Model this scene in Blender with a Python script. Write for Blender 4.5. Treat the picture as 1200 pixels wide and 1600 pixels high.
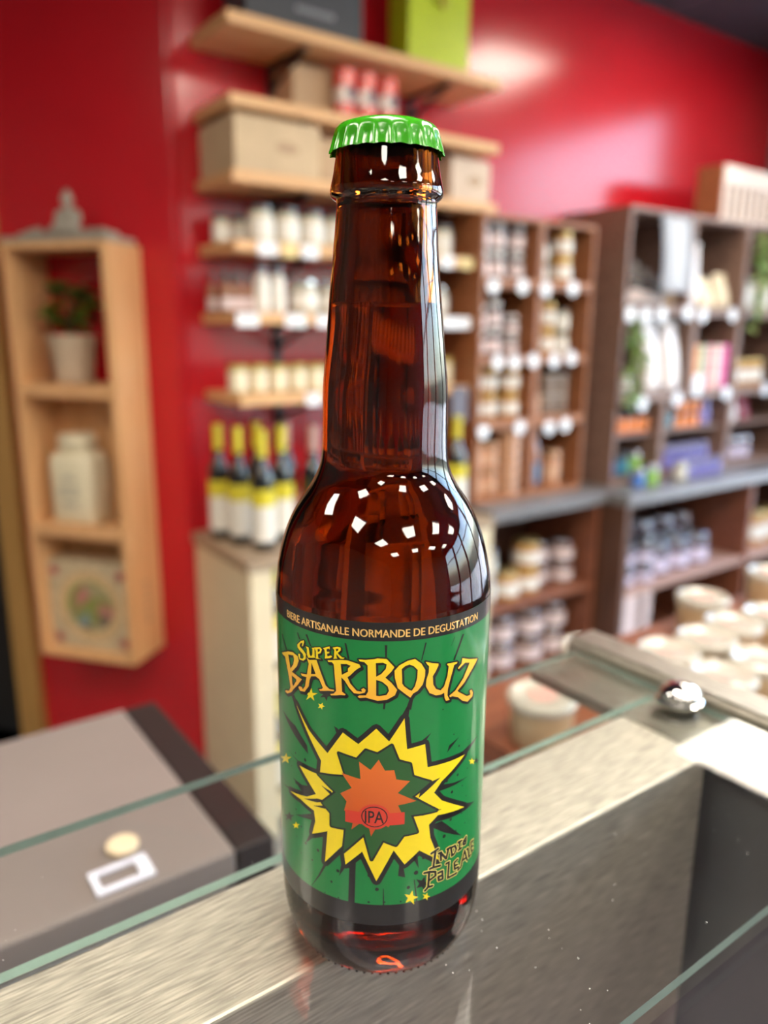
import bpy, bmesh, math, random
from mathutils import Vector, Matrix
random.seed(7)
for o in list(bpy.data.objects):
    bpy.data.objects.remove(o)
scene = bpy.context.scene
COL = scene.collection

# ------------------------------------------------------------------ camera
PITCH, ROLL, CAM_Z = math.radians(13.35), math.radians(0.48), 1.344
fwd = Vector((0, math.cos(PITCH), -math.sin(PITCH)))
up0 = Vector((0, math.sin(PITCH), math.cos(PITCH)))
rgt = Vector((1, 0, 0)) * math.cos(ROLL) + up0 * math.sin(ROLL)
upv = up0 * math.cos(ROLL) - Vector((1, 0, 0)) * math.sin(ROLL)
cd = bpy.data.cameras.new('camera')
cd.sensor_fit = 'VERTICAL'
cd.sensor_height = 24.0
cd.lens = 18.0
cd.clip_start = 0.01
cd.dof.use_dof = True
cd.dof.focus_distance = 0.193
cd.dof.aperture_fstop = 5.0
cam = bpy.data.objects.new('camera', cd)
COL.objects.link(cam)
m = Matrix((rgt, upv, -fwd)).transposed().to_4x4()
m.translation = Vector((0, 0, CAM_Z))
cam.matrix_world = m
scene.camera = cam

# ------------------------------------------------------------------ world, exposure
world = bpy.data.worlds.new('sky')
scene.world = world
world.use_nodes = True
wn = world.node_tree
wn.nodes.clear()
sky = wn.nodes.new('ShaderNodeTexSky')
sky.sky_type = 'NISHITA'
sky.sun_disc = False
sky.sun_elevation = math.radians(48)
sky.sun_rotation = math.radians(200)
sky.dust_density = 3.0
bg = wn.nodes.new('ShaderNodeBackground')
bg.inputs['Strength'].default_value = 2.3
wo = wn.nodes.new('ShaderNodeOutputWorld')
wn.links.new(sky.outputs[0], bg.inputs[0])
wn.links.new(bg.outputs[0], wo.inputs[0])
scene.view_settings.view_transform = 'Standard'
scene.view_settings.look = 'None'
scene.view_settings.gamma = 1.0
scene.view_settings.use_curve_mapping = False
scene.view_settings.exposure = 0.34
LAMP_STRENGTH = 24.0
LAMP_COLOUR = (1.0, 0.90, 0.76, 1)
scene.cycles.max_bounces = 14
scene.cycles.transmission_bounces = 14
scene.cycles.transparent_max_bounces = 16
scene.cycles.sample_clamp_indirect = 6.0

# ------------------------------------------------------------------ frames of reference
RZ = math.radians(35.8)                 # shop wall and counter run this way
ca, sa = math.cos(RZ), math.sin(RZ)
WALL_Y = 2.006
CEIL = 2.507
PZ = 1.165                              # top of the glass counter

def L(u, y, z=0.0):
    return Vector((u * ca - y * sa, u * sa + y * ca, z))

def WS(u, d, z=0.0):                    # u along the wall, d out from it
    return L(u, WALL_Y - d, z)

LZ = math.atan2(-0.2639, 0.9646)        # angled wall on the left
LC = Vector((-0.5475, 2.079, 0))
def LW(s, d, z=0.0):
    return LC + Vector((0.9646, -0.2639, 0)) * s + Vector((-0.2639, -0.9646, 0)) * d + Vector((0, 0, z))

# ------------------------------------------------------------------ materials
MATS = {}
def _nt(name):
    mt = bpy.data.materials.new(name)
    mt.use_nodes = True
    nt = mt.node_tree
    return mt, nt, nt.nodes['Principled BSDF']

def mat(name, col, rough=0.5, metal=0.0, var=0.08, scale=12.0, coat=0.0, bump=0.0, stretch=None, spec=0.5, sheen=0.0):
    """plain procedural material: colour with a little noise in it"""
    if name in MATS:
        return MATS[name]
    mt, nt, p = _nt(name)
    tc = nt.nodes.new('ShaderNodeTexCoord')
    mp = nt.nodes.new('ShaderNodeMapping')
    mp.inputs['Scale'].default_value = stretch or (1, 1, 1)
    nz = nt.nodes.new('ShaderNodeTexNoise')
    nz.inputs['Scale'].default_value = scale
    nz.inputs['Detail'].default_value = 4
    rp = nt.nodes.new('ShaderNodeValToRGB')
    e = rp.color_ramp.elements
    e[0].position, e[1].position = 0.3, 0.7
    e[0].color = [max(0, c * (1 - var)) for c in col[:3]] + [1]
    e[1].color = [min(1, c * (1 + var)) for c in col[:3]] + [1]
    nt.links.new(tc.outputs['Object'], mp.inputs[0])
    nt.links.new(mp.outputs[0], nz.inputs['Vector'])
    nt.links.new(nz.outputs['Fac'], rp.inputs[0])
    nt.links.new(rp.outputs[0], p.inputs['Base Color'])
    p.inputs['Roughness'].default_value = rough
    p.inputs['Metallic'].default_value = metal
    p.inputs['Coat Weight'].default_value = coat
    p.inputs['Coat Roughness'].default_value = 0.06
    p.inputs['Specular IOR Level'].default_value = spec
    if bump:
        b = nt.nodes.new('ShaderNodeBump')
        b.inputs['Strength'].default_value = bump
        b.inputs['Distance'].default_value = 0.002
        nt.links.new(nz.outputs['Fac'], b.inputs['Height'])
        nt.links.new(b.outputs[0], p.inputs['Normal'])
    MATS[name] = mt
    return mt

def wood(name, a, b, rough=0.5, axis=0, fine=60.0):
    if name in MATS:
        return MATS[name]
    mt, nt, p = _nt(name)
    tc = nt.nodes.new('ShaderNodeTexCoord')
    mp = nt.nodes.new('ShaderNodeMapping')
    s = [fine, fine, fine]
    s[axis] = fine * 0.05
    mp.inputs['Scale'].default_value = s
    nz = nt.nodes.new('ShaderNodeTexNoise')
    nz.inputs['Scale'].default_value = 1.0
    nz.inputs['Detail'].default_value = 6
    nz.inputs['Distortion'].default_value = 0.6
    rp = nt.nodes.new('ShaderNodeValToRGB')
    e = rp.color_ramp.elements
    e[0].position, e[1].position = 0.32, 0.68
    e[0].color = list(a) + [1]
    e[1].color = list(b) + [1]
    nt.links.new(tc.outputs['Object'], mp.inputs[0])
    nt.links.new(mp.outputs[0], nz.inputs['Vector'])
    nt.links.new(nz.outputs['Fac'], rp.inputs[0])
    nt.links.new(rp.outputs[0], p.inputs['Base Color'])
    p.inputs['Roughness'].default_value = rough
    MATS[name] = mt
    return mt

def steel(name, col, rough=0.32, along=0, dirt=0.0):
    """brushed stainless: fine scratches along one local axis"""
    if name in MATS:
        return MATS[name]
    mt, nt, p = _nt(name)
    tc = nt.nodes.new('ShaderNodeTexCoord')
    mp = nt.nodes.new('ShaderNodeMapping')
    s = [1400.0, 1400.0, 1400.0]
    s[along] = 80.0
    mp.inputs['Scale'].default_value = s
    nz = nt.nodes.new('ShaderNodeTexNoise')
    nz.inputs['Scale'].default_value = 1.0
    nz.inputs['Detail'].default_value = 3
    rp = nt.nodes.new('ShaderNodeValToRGB')
    e = rp.color_ramp.elements
    e[0].position, e[1].position = 0.35, 0.65
    e[0].color = [c * 0.70 for c in col] + [1]
    e[1].color = [min(1, c * 1.2) for c in col] + [1]
    mr = nt.nodes.new('ShaderNodeMapRange')
    mr.inputs['To Min'].default_value = rough * 0.75
    mr.inputs['To Max'].default_value = rough * 1.35
    b = nt.nodes.new('ShaderNodeBump')
    b.inputs['Strength'].default_value = 0.25
    b.inputs['Distance'].default_value = 0.0004
    nt.links.new(tc.outputs['Object'], mp.inputs[0])
    nt.links.new(mp.outputs[0], nz.inputs['Vector'])
    nt.links.new(nz.outputs['Fac'], rp.inputs[0])
    nt.links.new(rp.outputs[0], p.inputs['Base Color'])
    nt.links.new(nz.outputs['Fac'], mr.inputs['Value'])
    nt.links.new(mr.outputs[0], p.inputs['Roughness'])
    nt.links.new(nz.outputs['Fac'], b.inputs['Height'])
    nt.links.new(b.outputs[0], p.inputs['Normal'])
    p.inputs['Metallic'].default_value = 1.0
    MATS[name] = mt
    return mt

def pane_mat(name, tint=(0.95, 0.965, 0.955), ior=1.45, dust=0.0):
    """thin clear sheet glass: mirror by Fresnel, else straight through"""
    if name in MATS:
        return MATS[name]
    mt = bpy.data.materials.new(name)
    mt.use_nodes = True
    nt = mt.node_tree
    nt.nodes.clear()
    out = nt.nodes.new('ShaderNodeOutputMaterial')
    tr = nt.nodes.new('ShaderNodeBsdfTransparent')
    tr.inputs[0].default_value = list(tint) + [1]
    gl = nt.nodes.new('ShaderNodeBsdfGlossy')
    gl.inputs['Roughness'].default_value = 0.015
    fr = nt.nodes.new('ShaderNodeFresnel')
    fr.inputs[0].default_value = ior
    mx = nt.nodes.new('ShaderNodeMixShader')
    ge = nt.nodes.new('ShaderNodeNewGeometry')
    iv = nt.nodes.new('ShaderNodeMath')
    iv.operation = 'SUBTRACT'
    iv.inputs[0].default_value = 1.0
    fm = nt.nodes.new('ShaderNodeMath')
    fm.operation = 'MULTIPLY'
    nt.links.new(ge.outputs['Backfacing'], iv.inputs[1])
    nt.links.new(iv.outputs[0], fm.inputs[0])
    nt.links.new(fr.outputs[0], fm.inputs[1])
    nt.links.new(fm.outputs[0], mx.inputs[0])
    nt.links.new(tr.outputs[0], mx.inputs[1])
    nt.links.new(gl.outputs[0], mx.inputs[2])
    last = mx
    if dust:
        tc = nt.nodes.new('ShaderNodeTexCoord')
        vo = nt.nodes.new('ShaderNodeTexVoronoi')
        vo.inputs['Scale'].default_value = 260.0
        lt = nt.nodes.new('ShaderNodeMath')
        lt.operation = 'LESS_THAN'
        lt.inputs[1].default_value = 0.055
        nz = nt.nodes.new('ShaderNodeTexNoise')
        nz.inputs['Scale'].default_value = 24.0
        gt = nt.nodes.new('ShaderNodeMath')
        gt.operation = 'GREATER_THAN'
        gt.inputs[1].default_value = 0.56
        mu = nt.nodes.new('ShaderNodeMath')
        mu.operation = 'MULTIPLY'
        mu2 = nt.nodes.new('ShaderNodeMath')
        mu2.operation = 'MULTIPLY'
        mu2.inputs[1].default_value = dust
        df = nt.nodes.new('ShaderNodeBsdfDiffuse')
        df.inputs[0].default_value = (0.8, 0.8, 0.8, 1)
        m2 = nt.nodes.new('ShaderNodeMixShader')
        nt.links.new(tc.outputs['Object'], vo.inputs['Vector'])
        nt.links.new(tc.outputs['Object'], nz.inputs['Vector'])
        nt.links.new(vo.outputs['Distance'], lt.inputs[0])
        nt.links.new(nz.outputs['Fac'], gt.inputs[0])
        nt.links.new(lt.outputs[0], mu.inputs[0])
        nt.links.new(gt.outputs[0], mu.inputs[1])
        nt.links.new(mu.outputs[0], mu2.inputs[0])
        nt.links.new(mu2.outputs[0], m2.inputs[0])
        nt.links.new(mx.outputs[0], m2.inputs[1])
        nt.links.new(df.outputs[0], m2.inputs[2])
        last = m2
    nt.links.new(last.outputs[0], out.inputs[0])
    MATS[name] = mt
    return mt

def emit(name, col, strength):
    if name in MATS:
        return MATS[name]
    mt = bpy.data.materials.new(name)
    mt.use_nodes = True
    nt = mt.node_tree
    nt.nodes.clear()
    out = nt.nodes.new('ShaderNodeOutputMaterial')
    em = nt.nodes.new('ShaderNodeEmission')
    em.inputs[0].default_value = col
    em.inputs[1].default_value = strength
    nt.links.new(em.outputs[0], out.inputs[0])
    MATS[name] = mt
    return mt

# ------------------------------------------------------------------ mesh helpers
def new_mesh(name, bm, smooth=False):
    bmesh.ops.recalc_face_normals(bm, faces=bm.faces)
    me = bpy.data.meshes.new(name)
    bm.to_mesh(me)
    bm.free()
    if smooth:
        for p in me.polygons:
            p.use_smooth = True
    return me

def bm_box(bm, x0, x1, y0, y1, z0, z1):
    v = [bm.verts.new((x, y, z)) for z in (z0, z1) for y in (y0, y1) for x in (x0, x1)]
    for f in ((0, 1, 3, 2), (4, 6, 7, 5), (0, 4, 5, 1), (2, 3, 7, 6), (0, 2, 6, 4), (1, 5, 7, 3)):
        bm.faces.new([v[i] for i in f])
    return v

def box_me(x0, x1, y0, y1, z0, z1, bev=0.0, name='box'):
    bm = bmesh.new()
    bm_box(bm, x0, x1, y0, y1, z0, z1)
    if bev:
        bmesh.ops.bevel(bm, geom=list(bm.edges), offset=bev, segments=2, affect='EDGES', profile=0.5)
    return new_mesh(name, bm)

def lathe_me(prof, seg=32, name='lathe', smooth=True, cap=True):
    """prof: list of (r, z) from bottom to top"""
    bm = bmesh.new()
    rings = []
    for r, z in prof:
        if r < 1e-6:
            rings.append([bm.verts.new((0, 0, z))])
        else:
            rings.append([bm.verts.new((r * math.cos(2 * math.pi * i / seg), r * math.sin(2 * math.pi * i / seg), z)) for i in range(seg)])
    for a, b in zip(rings, rings[1:]):
        for i in range(seg):
            j = (i + 1) % seg
            if len(a) == 1 and len(b) == 1:
                continue
            if len(a) == 1:
                bm.faces.new((a[0], b[j], b[i]))
            elif len(b) == 1:
                bm.faces.new((a[i], a[j], b[0]))
            else:
                bm.faces.new((a[i], a[j], b[j], b[i]))
    if cap:
        for rg in (rings[0], rings[-1]):
            if len(rg) > 1:
                bm.faces.new(rg)
    me = new_mesh(name, bm, smooth)
    if smooth:
        me.set_sharp_from_angle(angle=math.radians(40))
    return me

def prism_me(pts, z0, z1, name='prism', bev=0.0):
    bm = bmesh.new()
    a = [bm.verts.new((x, y, z0)) for x, y in pts]
    b = [bm.verts.new((x, y, z1)) for x, y in pts]
    bm.faces.new(a)
    bm.faces.new(b)
    n = len(pts)
    for i in range(n):
        bm.faces.new((a[i], a[(i + 1) % n], b[(i + 1) % n], b[i]))
    if bev:
        bmesh.ops.bevel(bm, geom=list(bm.edges), offset=bev, segments=1, affect='EDGES')
    return new_mesh(name, bm)

def tube_me(pts, r, seg=8, name='tube'):
    bm = bmesh.new()
    rings = []
    n = len(pts)
    for i, p in enumerate(pts):
        p = Vector(p)
        t = (Vector(pts[min(i + 1, n - 1)]) - Vector(pts[max(i - 1, 0)])).normalized()
        a = t.orthogonal().normalized() if abs(t.z) > 0.9 else t.cross(Vector((0, 0, 1))).normalized()
        b = t.cross(a)
        rr = r[i] if isinstance(r, (list, tuple)) else r
        rings.append([bm.verts.new(p + (a * math.cos(2 * math.pi * k / seg) + b * math.sin(2 * math.pi * k / seg)) * rr) for k in range(seg)])
    for A, B in zip(rings, rings[1:]):
        for k in range(seg):
            bm.faces.new((A[k], A[(k + 1) % seg], B[(k + 1) % seg], B[k]))
    bm.faces.new(rings[0])
    bm.faces.new(rings[-1])
    return new_mesh(name, bm, True)

def ob(name, me, mt, parent=None, loc=(0, 0, 0), rz=0.0, scale=None, label=None):
    o = bpy.data.objects.new(name, me)
    COL.objects.link(o)
    if mt is not None and me is not None and not me.materials:
        for q in (mt if isinstance(mt, (list, tuple)) else [mt]):
            me.materials.append(q)
    o.location = loc
    o.rotation_euler = (0, 0, rz)
    if scale:
        o.scale = scale
    if parent:
        o.parent = parent
    if label:
        o['label'] = label
    return o

def tag(o, label, cat, group=None):
    o['label'] = label
    o['category'] = cat
    if group:
        o['group'] = group
    return o

def thing(name, label, cat, loc=(0, 0, 0), rz=0.0, group=None, scale=None):
    o = bpy.data.objects.new(name, None)
    o.empty_display_size = 0.05
    COL.objects.link(o)
    o.location = loc
    o.rotation_euler = (0, 0, rz)
    if scale:
        o.scale = scale
    return tag(o, label, cat, group)

def struct(name, me, mt, loc=(0, 0, 0), rz=0.0):
    o = ob(name, me, mt, None, loc, rz)
    o['kind'] = 'structure'
    return o

def copies(kind, name, label, cat, loc, rz=0.0, group=None, scale=(1, 1, 1)):
    """one more individual of a kind: an Empty with a copy of each part"""
    t = thing(name, label, cat, loc, rz, group, scale)
    for pn, me, mt in kind:
        o = bpy.data.objects.new(pn, me)
        if not me.materials:
            me.materials.append(mt)
        COL.objects.link(o)
        o.parent = t
    return t

ORD = ['first', 'second', 'third', 'fourth', 'fifth', 'sixth', 'seventh', 'eighth', 'ninth', 'tenth', 'eleventh', 'twelfth']

# ------------------------------------------------------------------ palette
RED = mat('red_wall_paint', (0.50, 0.010, 0.018), rough=0.2, var=0.05, scale=3, bump=0.04)
PINE = wood('light_pine', (0.60, 0.32, 0.13), (0.74, 0.43, 0.20), 0.45)
PINE_Z = wood('light_pine_upright', (0.62, 0.33, 0.14), (0.76, 0.44, 0.21), 0.42, axis=2)
DARKW = wood('dark_brown_wood', (0.055, 0.022, 0.012), (0.12, 0.05, 0.028), 0.5, axis=2)
CRATEW = wood('orange_brown_wood', (0.22, 0.075, 0.028), (0.38, 0.15, 0.06), 0.5)
PINKW = wood('faded_brown_wood', (0.30, 0.17, 0.11), (0.44, 0.27, 0.19), 0.5, axis=2)
GOLDW = wood('golden_door_wood', (0.36, 0.19, 0.05), (0.46, 0.26, 0.08), 0.45, axis=2)
SLATE = mat('grey_worktop', (0.17, 0.16, 0.16), rough=0.3, var=0.2, scale=40)
CREAM = mat('cream_paint', (0.72, 0.60, 0.40), rough=0.5, var=0.04)
BLACKM = mat('black_metal', (0.012, 0.012, 0.013), rough=0.4)
WHITE = mat('white_card', (0.82, 0.82, 0.84), rough=0.5, var=0.03)
YCARD = mat('yellow_card', (0.80, 0.62, 0.28), rough=0.5, var=0.05)
CARTON = mat('brown_cardboard', (0.50, 0.34, 0.20), rough=0.7, var=0.08)
CHROME = mat('chrome', (0.85, 0.85, 0.86), rough=0.04, metal=1.0, var=0.02)
STEEL = steel('brushed_steel', (0.58, 0.53, 0.47), 0.58, along=0)
STEEL2 = steel('brushed_steel_rail', (0.40, 0.37, 0.32), 0.40, along=1)
PANE = pane_mat('clear_sheet_glass', dust=0.55)
PANE_DOOR = pane_mat('sliding_door_glass', tint=(0.90, 0.88, 0.93), ior=1.6)
PANE_WIN = pane_mat('window_glass', tint=(0.96, 0.98, 0.97))
GEDGE = mat('green_glass_edge', (0.20, 0.27, 0.24), rough=0.12, var=0.1, scale=60, coat=1.0)

# ------------------------------------------------------------------ the room
SF = 3.55                               # plane of the shop front
C0 = (LC.x, LC.y)
Q = LW(-2.3, 0)
E_ = WS(SF, 0)
G_ = L(SF, -4.5)
H_ = L(-2.6, -4.5)
K_ = Vector((-3.0, -1.0, 0))
ROOM = [C0, (E_.x, E_.y), (G_.x, G_.y), (H_.x, H_.y), (K_.x, K_.y), (Q.x, Q.y)]
struct('floor', prism_me(ROOM, -0.05, 0.0, 'floor'), mat('floor_tile', (0.26, 0.24, 0.22), rough=0.35, scale=3))
ceil = struct('ceiling', prism_me(ROOM, CEIL, CEIL + 0.05, 'ceiling'), mat('dark_ceiling', (0.045, 0.042, 0.055), rough=0.7))
barm = mat('ceiling_bar_grey', (0.10, 0.09, 0.115), rough=0.6)
for i in range(8):
    ob('ceiling_bar', box_me(-2.4, 3.54, -0.012, 0.012, CEIL - 0.006, CEIL + 0.001, name='ceiling_bar'), barm, ceil, L(0, 1.6 - 0.6 * i), RZ)
for i in range(8):
    ob('ceiling_bar', box_me(-0.012, 0.012, -2.8, 1.95, CEIL - 0.006, CEIL + 0.001, name='ceiling_bar'), barm, ceil, L(-0.9 + 0.6 * i, 0), RZ)

# wall behind the shelves, a shallow step where the shelved part stands proud
bm = bmesh.new()
u_c = 0.7723
bm_box(bm, u_c, SF, WALL_Y, WALL_Y + 0.1, 0, CEIL)
struct('wall_back', new_mesh('wall_back', bm), RED, (0, 0, 0), RZ)
struct('trim_1', box_me(u_c + 0.0, 1.655, WALL_Y - 0.006, WALL_Y, 0.0, CEIL, name='trim_1'), RED, (0, 0, 0), RZ)
# angled wall on the left with a dark doorway
bm = bmesh.new()
bm_box(bm, -0.60, 0.02, 0, 0.1, 0, CEIL)
bm_box(bm, -1.55, -0.60, 0, 0.1, 2.08, CEIL)
bm_box(bm, -2.3, -1.55, 0, 0.1, 0, CEIL)
struct('wall_left', new_mesh('wall_left', bm), RED, LC, LZ)
bm = bmesh.new()
bm_box(bm, -0.612, -0.535, -0.03, 0.0, 0, 2.12)
bm_box(bm, -1.63, -1.55, -0.03, 0.0, 0, 2.12)
bm_box(bm, -1.55, -0.612, -0.03, 0.0, 2.05, 2.12)
struct('trim_2', new_mesh('trim_2', bm), GOLDW, LC, LZ)
d1 = struct('doorway_dark_1', box_me(-1.55, -0.60, 0.10, 0.14, 0, 2.08, name='doorway_dark_1'), mat('doorway_darkness', (0.008, 0.007, 0.007), rough=0.6), LC, LZ)  # black sheet standing in for the darkness beyond the open doorway
# remaining walls
def wall_between(name, a, b, mt, z0=0.0, z1=CEIL, th=0.1):
    a, b = Vector(a[:2]), Vector(b[:2])
    dlt = b - a
    o = struct(name, box_me(0, dlt.length, 0, th, z0, z1, name=name), mt, (a.x, a.y, 0), math.atan2(dlt.y, dlt.x))
    return o
PALE = mat('pale_wall_paint', (0.16, 0.14, 0.125), rough=0.6)
wall_between('wall_front', (H_.x, H_.y), (G_.x, G_.y), PALE, th=-0.1)
wall_between('wall_corner', (K_.x, K_.y), (H_.x, H_.y), PALE, th=-0.1)
wall_between('wall_side', (Q.x, Q.y), (K_.x, K_.y), PALE, th=-0.1)
# shop front with its windows
bm = bmesh.new()
SFY0, SFY1 = -4.5, WALL_Y
bm_box(bm, SF, SF + 0.1, SFY0, SFY1, 0, 0.35)
bm_box(bm, SF, SF + 0.1, SFY0, SFY1, 2.46, CEIL)
posts = [SFY0, -2.95, -1.4, 0.15, 1.45]
for y in posts:
    bm_box(bm, SF, SF + 0.1, y, y + 0.09, 0.35, 2.46)
bm_box(bm, SF, SF + 0.1, 1.54, SFY1, 0.35, 2.46)
struct('wall_right', new_mesh('wall_right', bm), mat('shopfront_grey', (0.10, 0.10, 0.11), rough=0.5), (0, 0, 0), RZ)
for i in range(4):
    a, b = posts[i] + 0.09, posts[i + 1]
    bm = bmesh.new()
    bm_box(bm, SF + 0.02, SF + 0.08, a, a + 0.05, 0.35, 2.46)
    bm_box(bm, SF + 0.02, SF + 0.08, b - 0.05, b, 0.35, 2.46)
    bm_box(bm, SF + 0.02, SF + 0.08, a + 0.05, b - 0.05, 0.35, 0.40)
    bm_box(bm, SF + 0.02, SF + 0.08, a + 0.05, b - 0.05, 2.41, 2.46)
    bm_box(bm, SF + 0.02, SF + 0.08, a + 0.05, b - 0.05, 1.93, 1.97)
    w = struct('window_%d' % (i + 1), new_mesh('window_frame', bm), MATS['shopfront_grey'], (0, 0, 0), RZ)
    ob('pane', box_me(SF + 0.048, SF + 0.054, a + 0.05, b - 0.05, 0.40, 1.93, name='pane'), PANE_WIN, w)
    ob('pane', box_me(SF + 0.048, SF + 0.054, a + 0.05, b - 0.05, 1.97, 2.41, name='pane'), PANE_WIN, w)
struct('pavement', box_me(SF + 0.1, 16, -14, 14, -0.2, -0.1, name='pavement'), mat('pavement_grey', (0.42, 0.41, 0.40), rough=0.8), (0, 0, 0), RZ)

# square ceiling lamps
LAMP = emit('lamp_diffuser', LAMP_COLOUR, LAMP_STRENGTH)
lamp_kind = []
bm = bmesh.new()
hs = 0.21
bm_box(bm, -hs - 0.02, -hs, -hs - 0.02, hs + 0.02, -0.03, 0)
bm_box(bm, hs, hs + 0.02, -hs - 0.02, hs + 0.02, -0.03, 0)
bm_box(bm, -hs, hs, -hs - 0.02, -hs, -0.03, 0)
bm_box(bm, -hs, hs, hs, hs + 0.02, -0.03, 0)
lamp_kind.append(('frame', new_mesh('lamp_frame', bm), mat('lamp_white', (0.8, 0.8, 0.8))))
lamp_kind.append(('diffuser', box_me(-hs, hs, -hs, hs, -0.022, -0.004, name='diffuser'), LAMP))
k = 0
names_r = ['nearest the shelves', 'over the counter', 'behind the counter', 'by the back of the shop']
names_u = ['leftmost', 'second', 'third', 'rightmost']
for ri, y in enumerate((1.28, -0.15, -1.4, -2.8)):
    for ui, u in enumerate((-1.2, 0.10, 1.35, 2.62)):
        if ri == 0 and ui in (1, 2):
            y = 0.30
        elif ri == 0:
            y = 1.22
            u = 2.57 if ui == 3 else u
        lb = '%s square white ceiling lamp of the row %s' % (names_u[ui], names_r[ri])
        copies(lamp_kind, 'ceiling_lamp', lb, 'lamp', L(u, y, CEIL - 0.006), RZ, 'square ceiling lamps')

# ------------------------------------------------------------------ glass display counter
CU0, CU1 = -1.0, 0.331
case = thing('display_counter', 'glass topped display counter with brushed steel housing under the beer bottle', 'counter', (0, 0, 0), RZ)
def slab(name, x0, x1, y0, y1, z0, z1, faces_edge=True):
    """glass sheet: clear faces, green edges"""
    me = box_me(x0, x1, y0, y1, z0, z1, name=name)
    me.materials.append(PANE)
    me.materials.append(GEDGE)
    dims = [x1 - x0, y1 - y0, z1 - z0]
    thin = dims.index(min(dims))
    for p in me.polygons:
        if abs(p.normal[thin]) < 0.5:
            p.material_index = 1
    return me
ob('glass_top', slab('glass_top', CU0, CU1, 0.0985, 0.270, PZ - 0.0036, PZ), None, case)
ob('front_pane', slab('front_pane', CU0, 0.325, 0.2115, 0.2155, 0.75, PZ - 0.0040), None, case)
me = box_me(CU0, 0.297, 0.165, 0.2105, PZ - 0.152, PZ - 0.0042, bev=0.0012, name='lamp_housing')
ob('lamp_housing', me, STEEL, case)
ob('end_strip', box_me(0.2975, 0.336, -0.25, 0.272, PZ - 0.010, PZ - 0.0042, name='end_strip'), STEEL2, case)
ob('end_panel', box_me(0.318, 0.334, -0.25, 0.21, 0.74, PZ - 0.0105, name='end_panel'), mat('dark_grey_panel', (0.15, 0.15, 0.155), rough=0.25), case)
bm = bmesh.new()
bm_box(bm, 0.3375, 0.362, -0.25, 0.283, PZ - 0.03, PZ + 0.003)
bmesh.ops.bevel(bm, geom=list(bm.edges), offset=0.003, segments=3, affect='EDGES')
ob('rail', new_mesh('rail', bm), STEEL2, case)
me = box_me(CU0, 0.317, 0.094, 0.098, 0.74, PZ - 0.008, name='sliding_door')
ob('sliding_door', me, PANE_DOOR, case)
bm = bmesh.new()
bm_box(bm, CU0, 0.336, -0.02, 0.22, 0.0, 0.735)
ob('base', new_mesh('base', bm), steel('pale_steel_base', (0.80, 0.77, 0.80), 0.5), case)
kn = ob('chrome_stud', lathe_me([(0, 0), (0.0105, 0), (0.0112, 0.0008), (0.0112, 0.0022), (0.0098, 0.0030), (0.0102, 0.0040), (0.0096, 0.0064), (0.0078, 0.0085), (0.0045, 0.0098), (0, 0.0102)], 40, 'chrome_stud'), CHROME, case, (0.324, 0.1975, PZ + 0.0001), label='polished chrome stud')

# grey checkout counter on the left
cc = thing('checkout_counter', 'low grey counter with dark right edge behind the glass overhang', 'counter', (0, 0, 0), RZ)
ob('worktop', box_me(-1.5, 0.212, 0.487, 0.765, 0.92, 0.95, bev=0.002, name='worktop'), mat('taupe_laminate', (0.20, 0.165, 0.155), rough=0.38, var=0.04), cc)
ob('edge_band', box_me(0.213, 0.246, 0.487, 0.765, 0.90, 0.9495, bev=0.002, name='edge_band'), mat('dark_edge_band', (0.018, 0.011, 0.011), rough=0.5), cc)
ob('base', box_me(-1.5, 0.17, 0.50, 0.75, 0.0, 0.919, name='base'), mat('pale_grey_panel', (0.62, 0.56, 0.52), rough=0.4), cc)
bm = bmesh.new()
for a in ((-0.021, 0.021, -0.013, -0.0085), (-0.021, 0.021, 0.0085, 0.013), (-0.021, -0.0165, -0.0085, 0.0085), (0.012, 0.021, -0.0085, 0.0085)):
    bm_box(bm, a[0], a[1], a[2], a[3], 0, 0.002)
o = ob('sticker_frame', new_mesh('sticker_frame', bm), mat('lavender_white', (0.72, 0.72, 0.85), rough=0.35), None, L(0.131, 0.508, 0.951), RZ)
tag(o, 'small white rectangular frame lying on the grey counter', 'tag')
o = ob('wooden_token', lathe_me([(0, 0), (0.011, 0), (0.012, 0.001), (0.012, 0.004), (0.011, 0.005), (0, 0.005)], 28, 'wooden_token'), mat('beige_wood_token', (0.70, 0.55, 0.38)), None, L(0.141, 0.5385, 0.951))
tag(o, 'small round beige token beside the white frame on the counter', 'token')

# ------------------------------------------------------------------ the beer bottle
BP = Vector((0.0, 0.2083, PZ + 0.0003))
beer = thing('beer_bottle', 'brown glass beer bottle with green crown cap and green comic style label', 'bottle', BP)

def smooth_prof(pts, n=6):
    """Catmull-Rom through (r, z) points"""
    out = []
    P = [pts[0]] + list(pts) + [pts[-1]]
    for i in range(1, len(P) - 2):
        p0, p1, p2, p3 = P[i - 1], P[i], P[i + 1], P[i + 2]
        for k in range(n):
            t = k / n
            q = []
            for a in (0, 1):
                q.append(0.5 * (2 * p1[a] + (p2[a] - p0[a]) * t + (2 * p0[a] - 5 * p1[a] + 4 * p2[a] - p3[a]) * t * t + (3 * p1[a] - p0[a] - 3 * p2[a] + p3[a]) * t ** 3))
            out.append((max(q[0], 0), q[1]))
    out.append(pts[-1])
    return out

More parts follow.
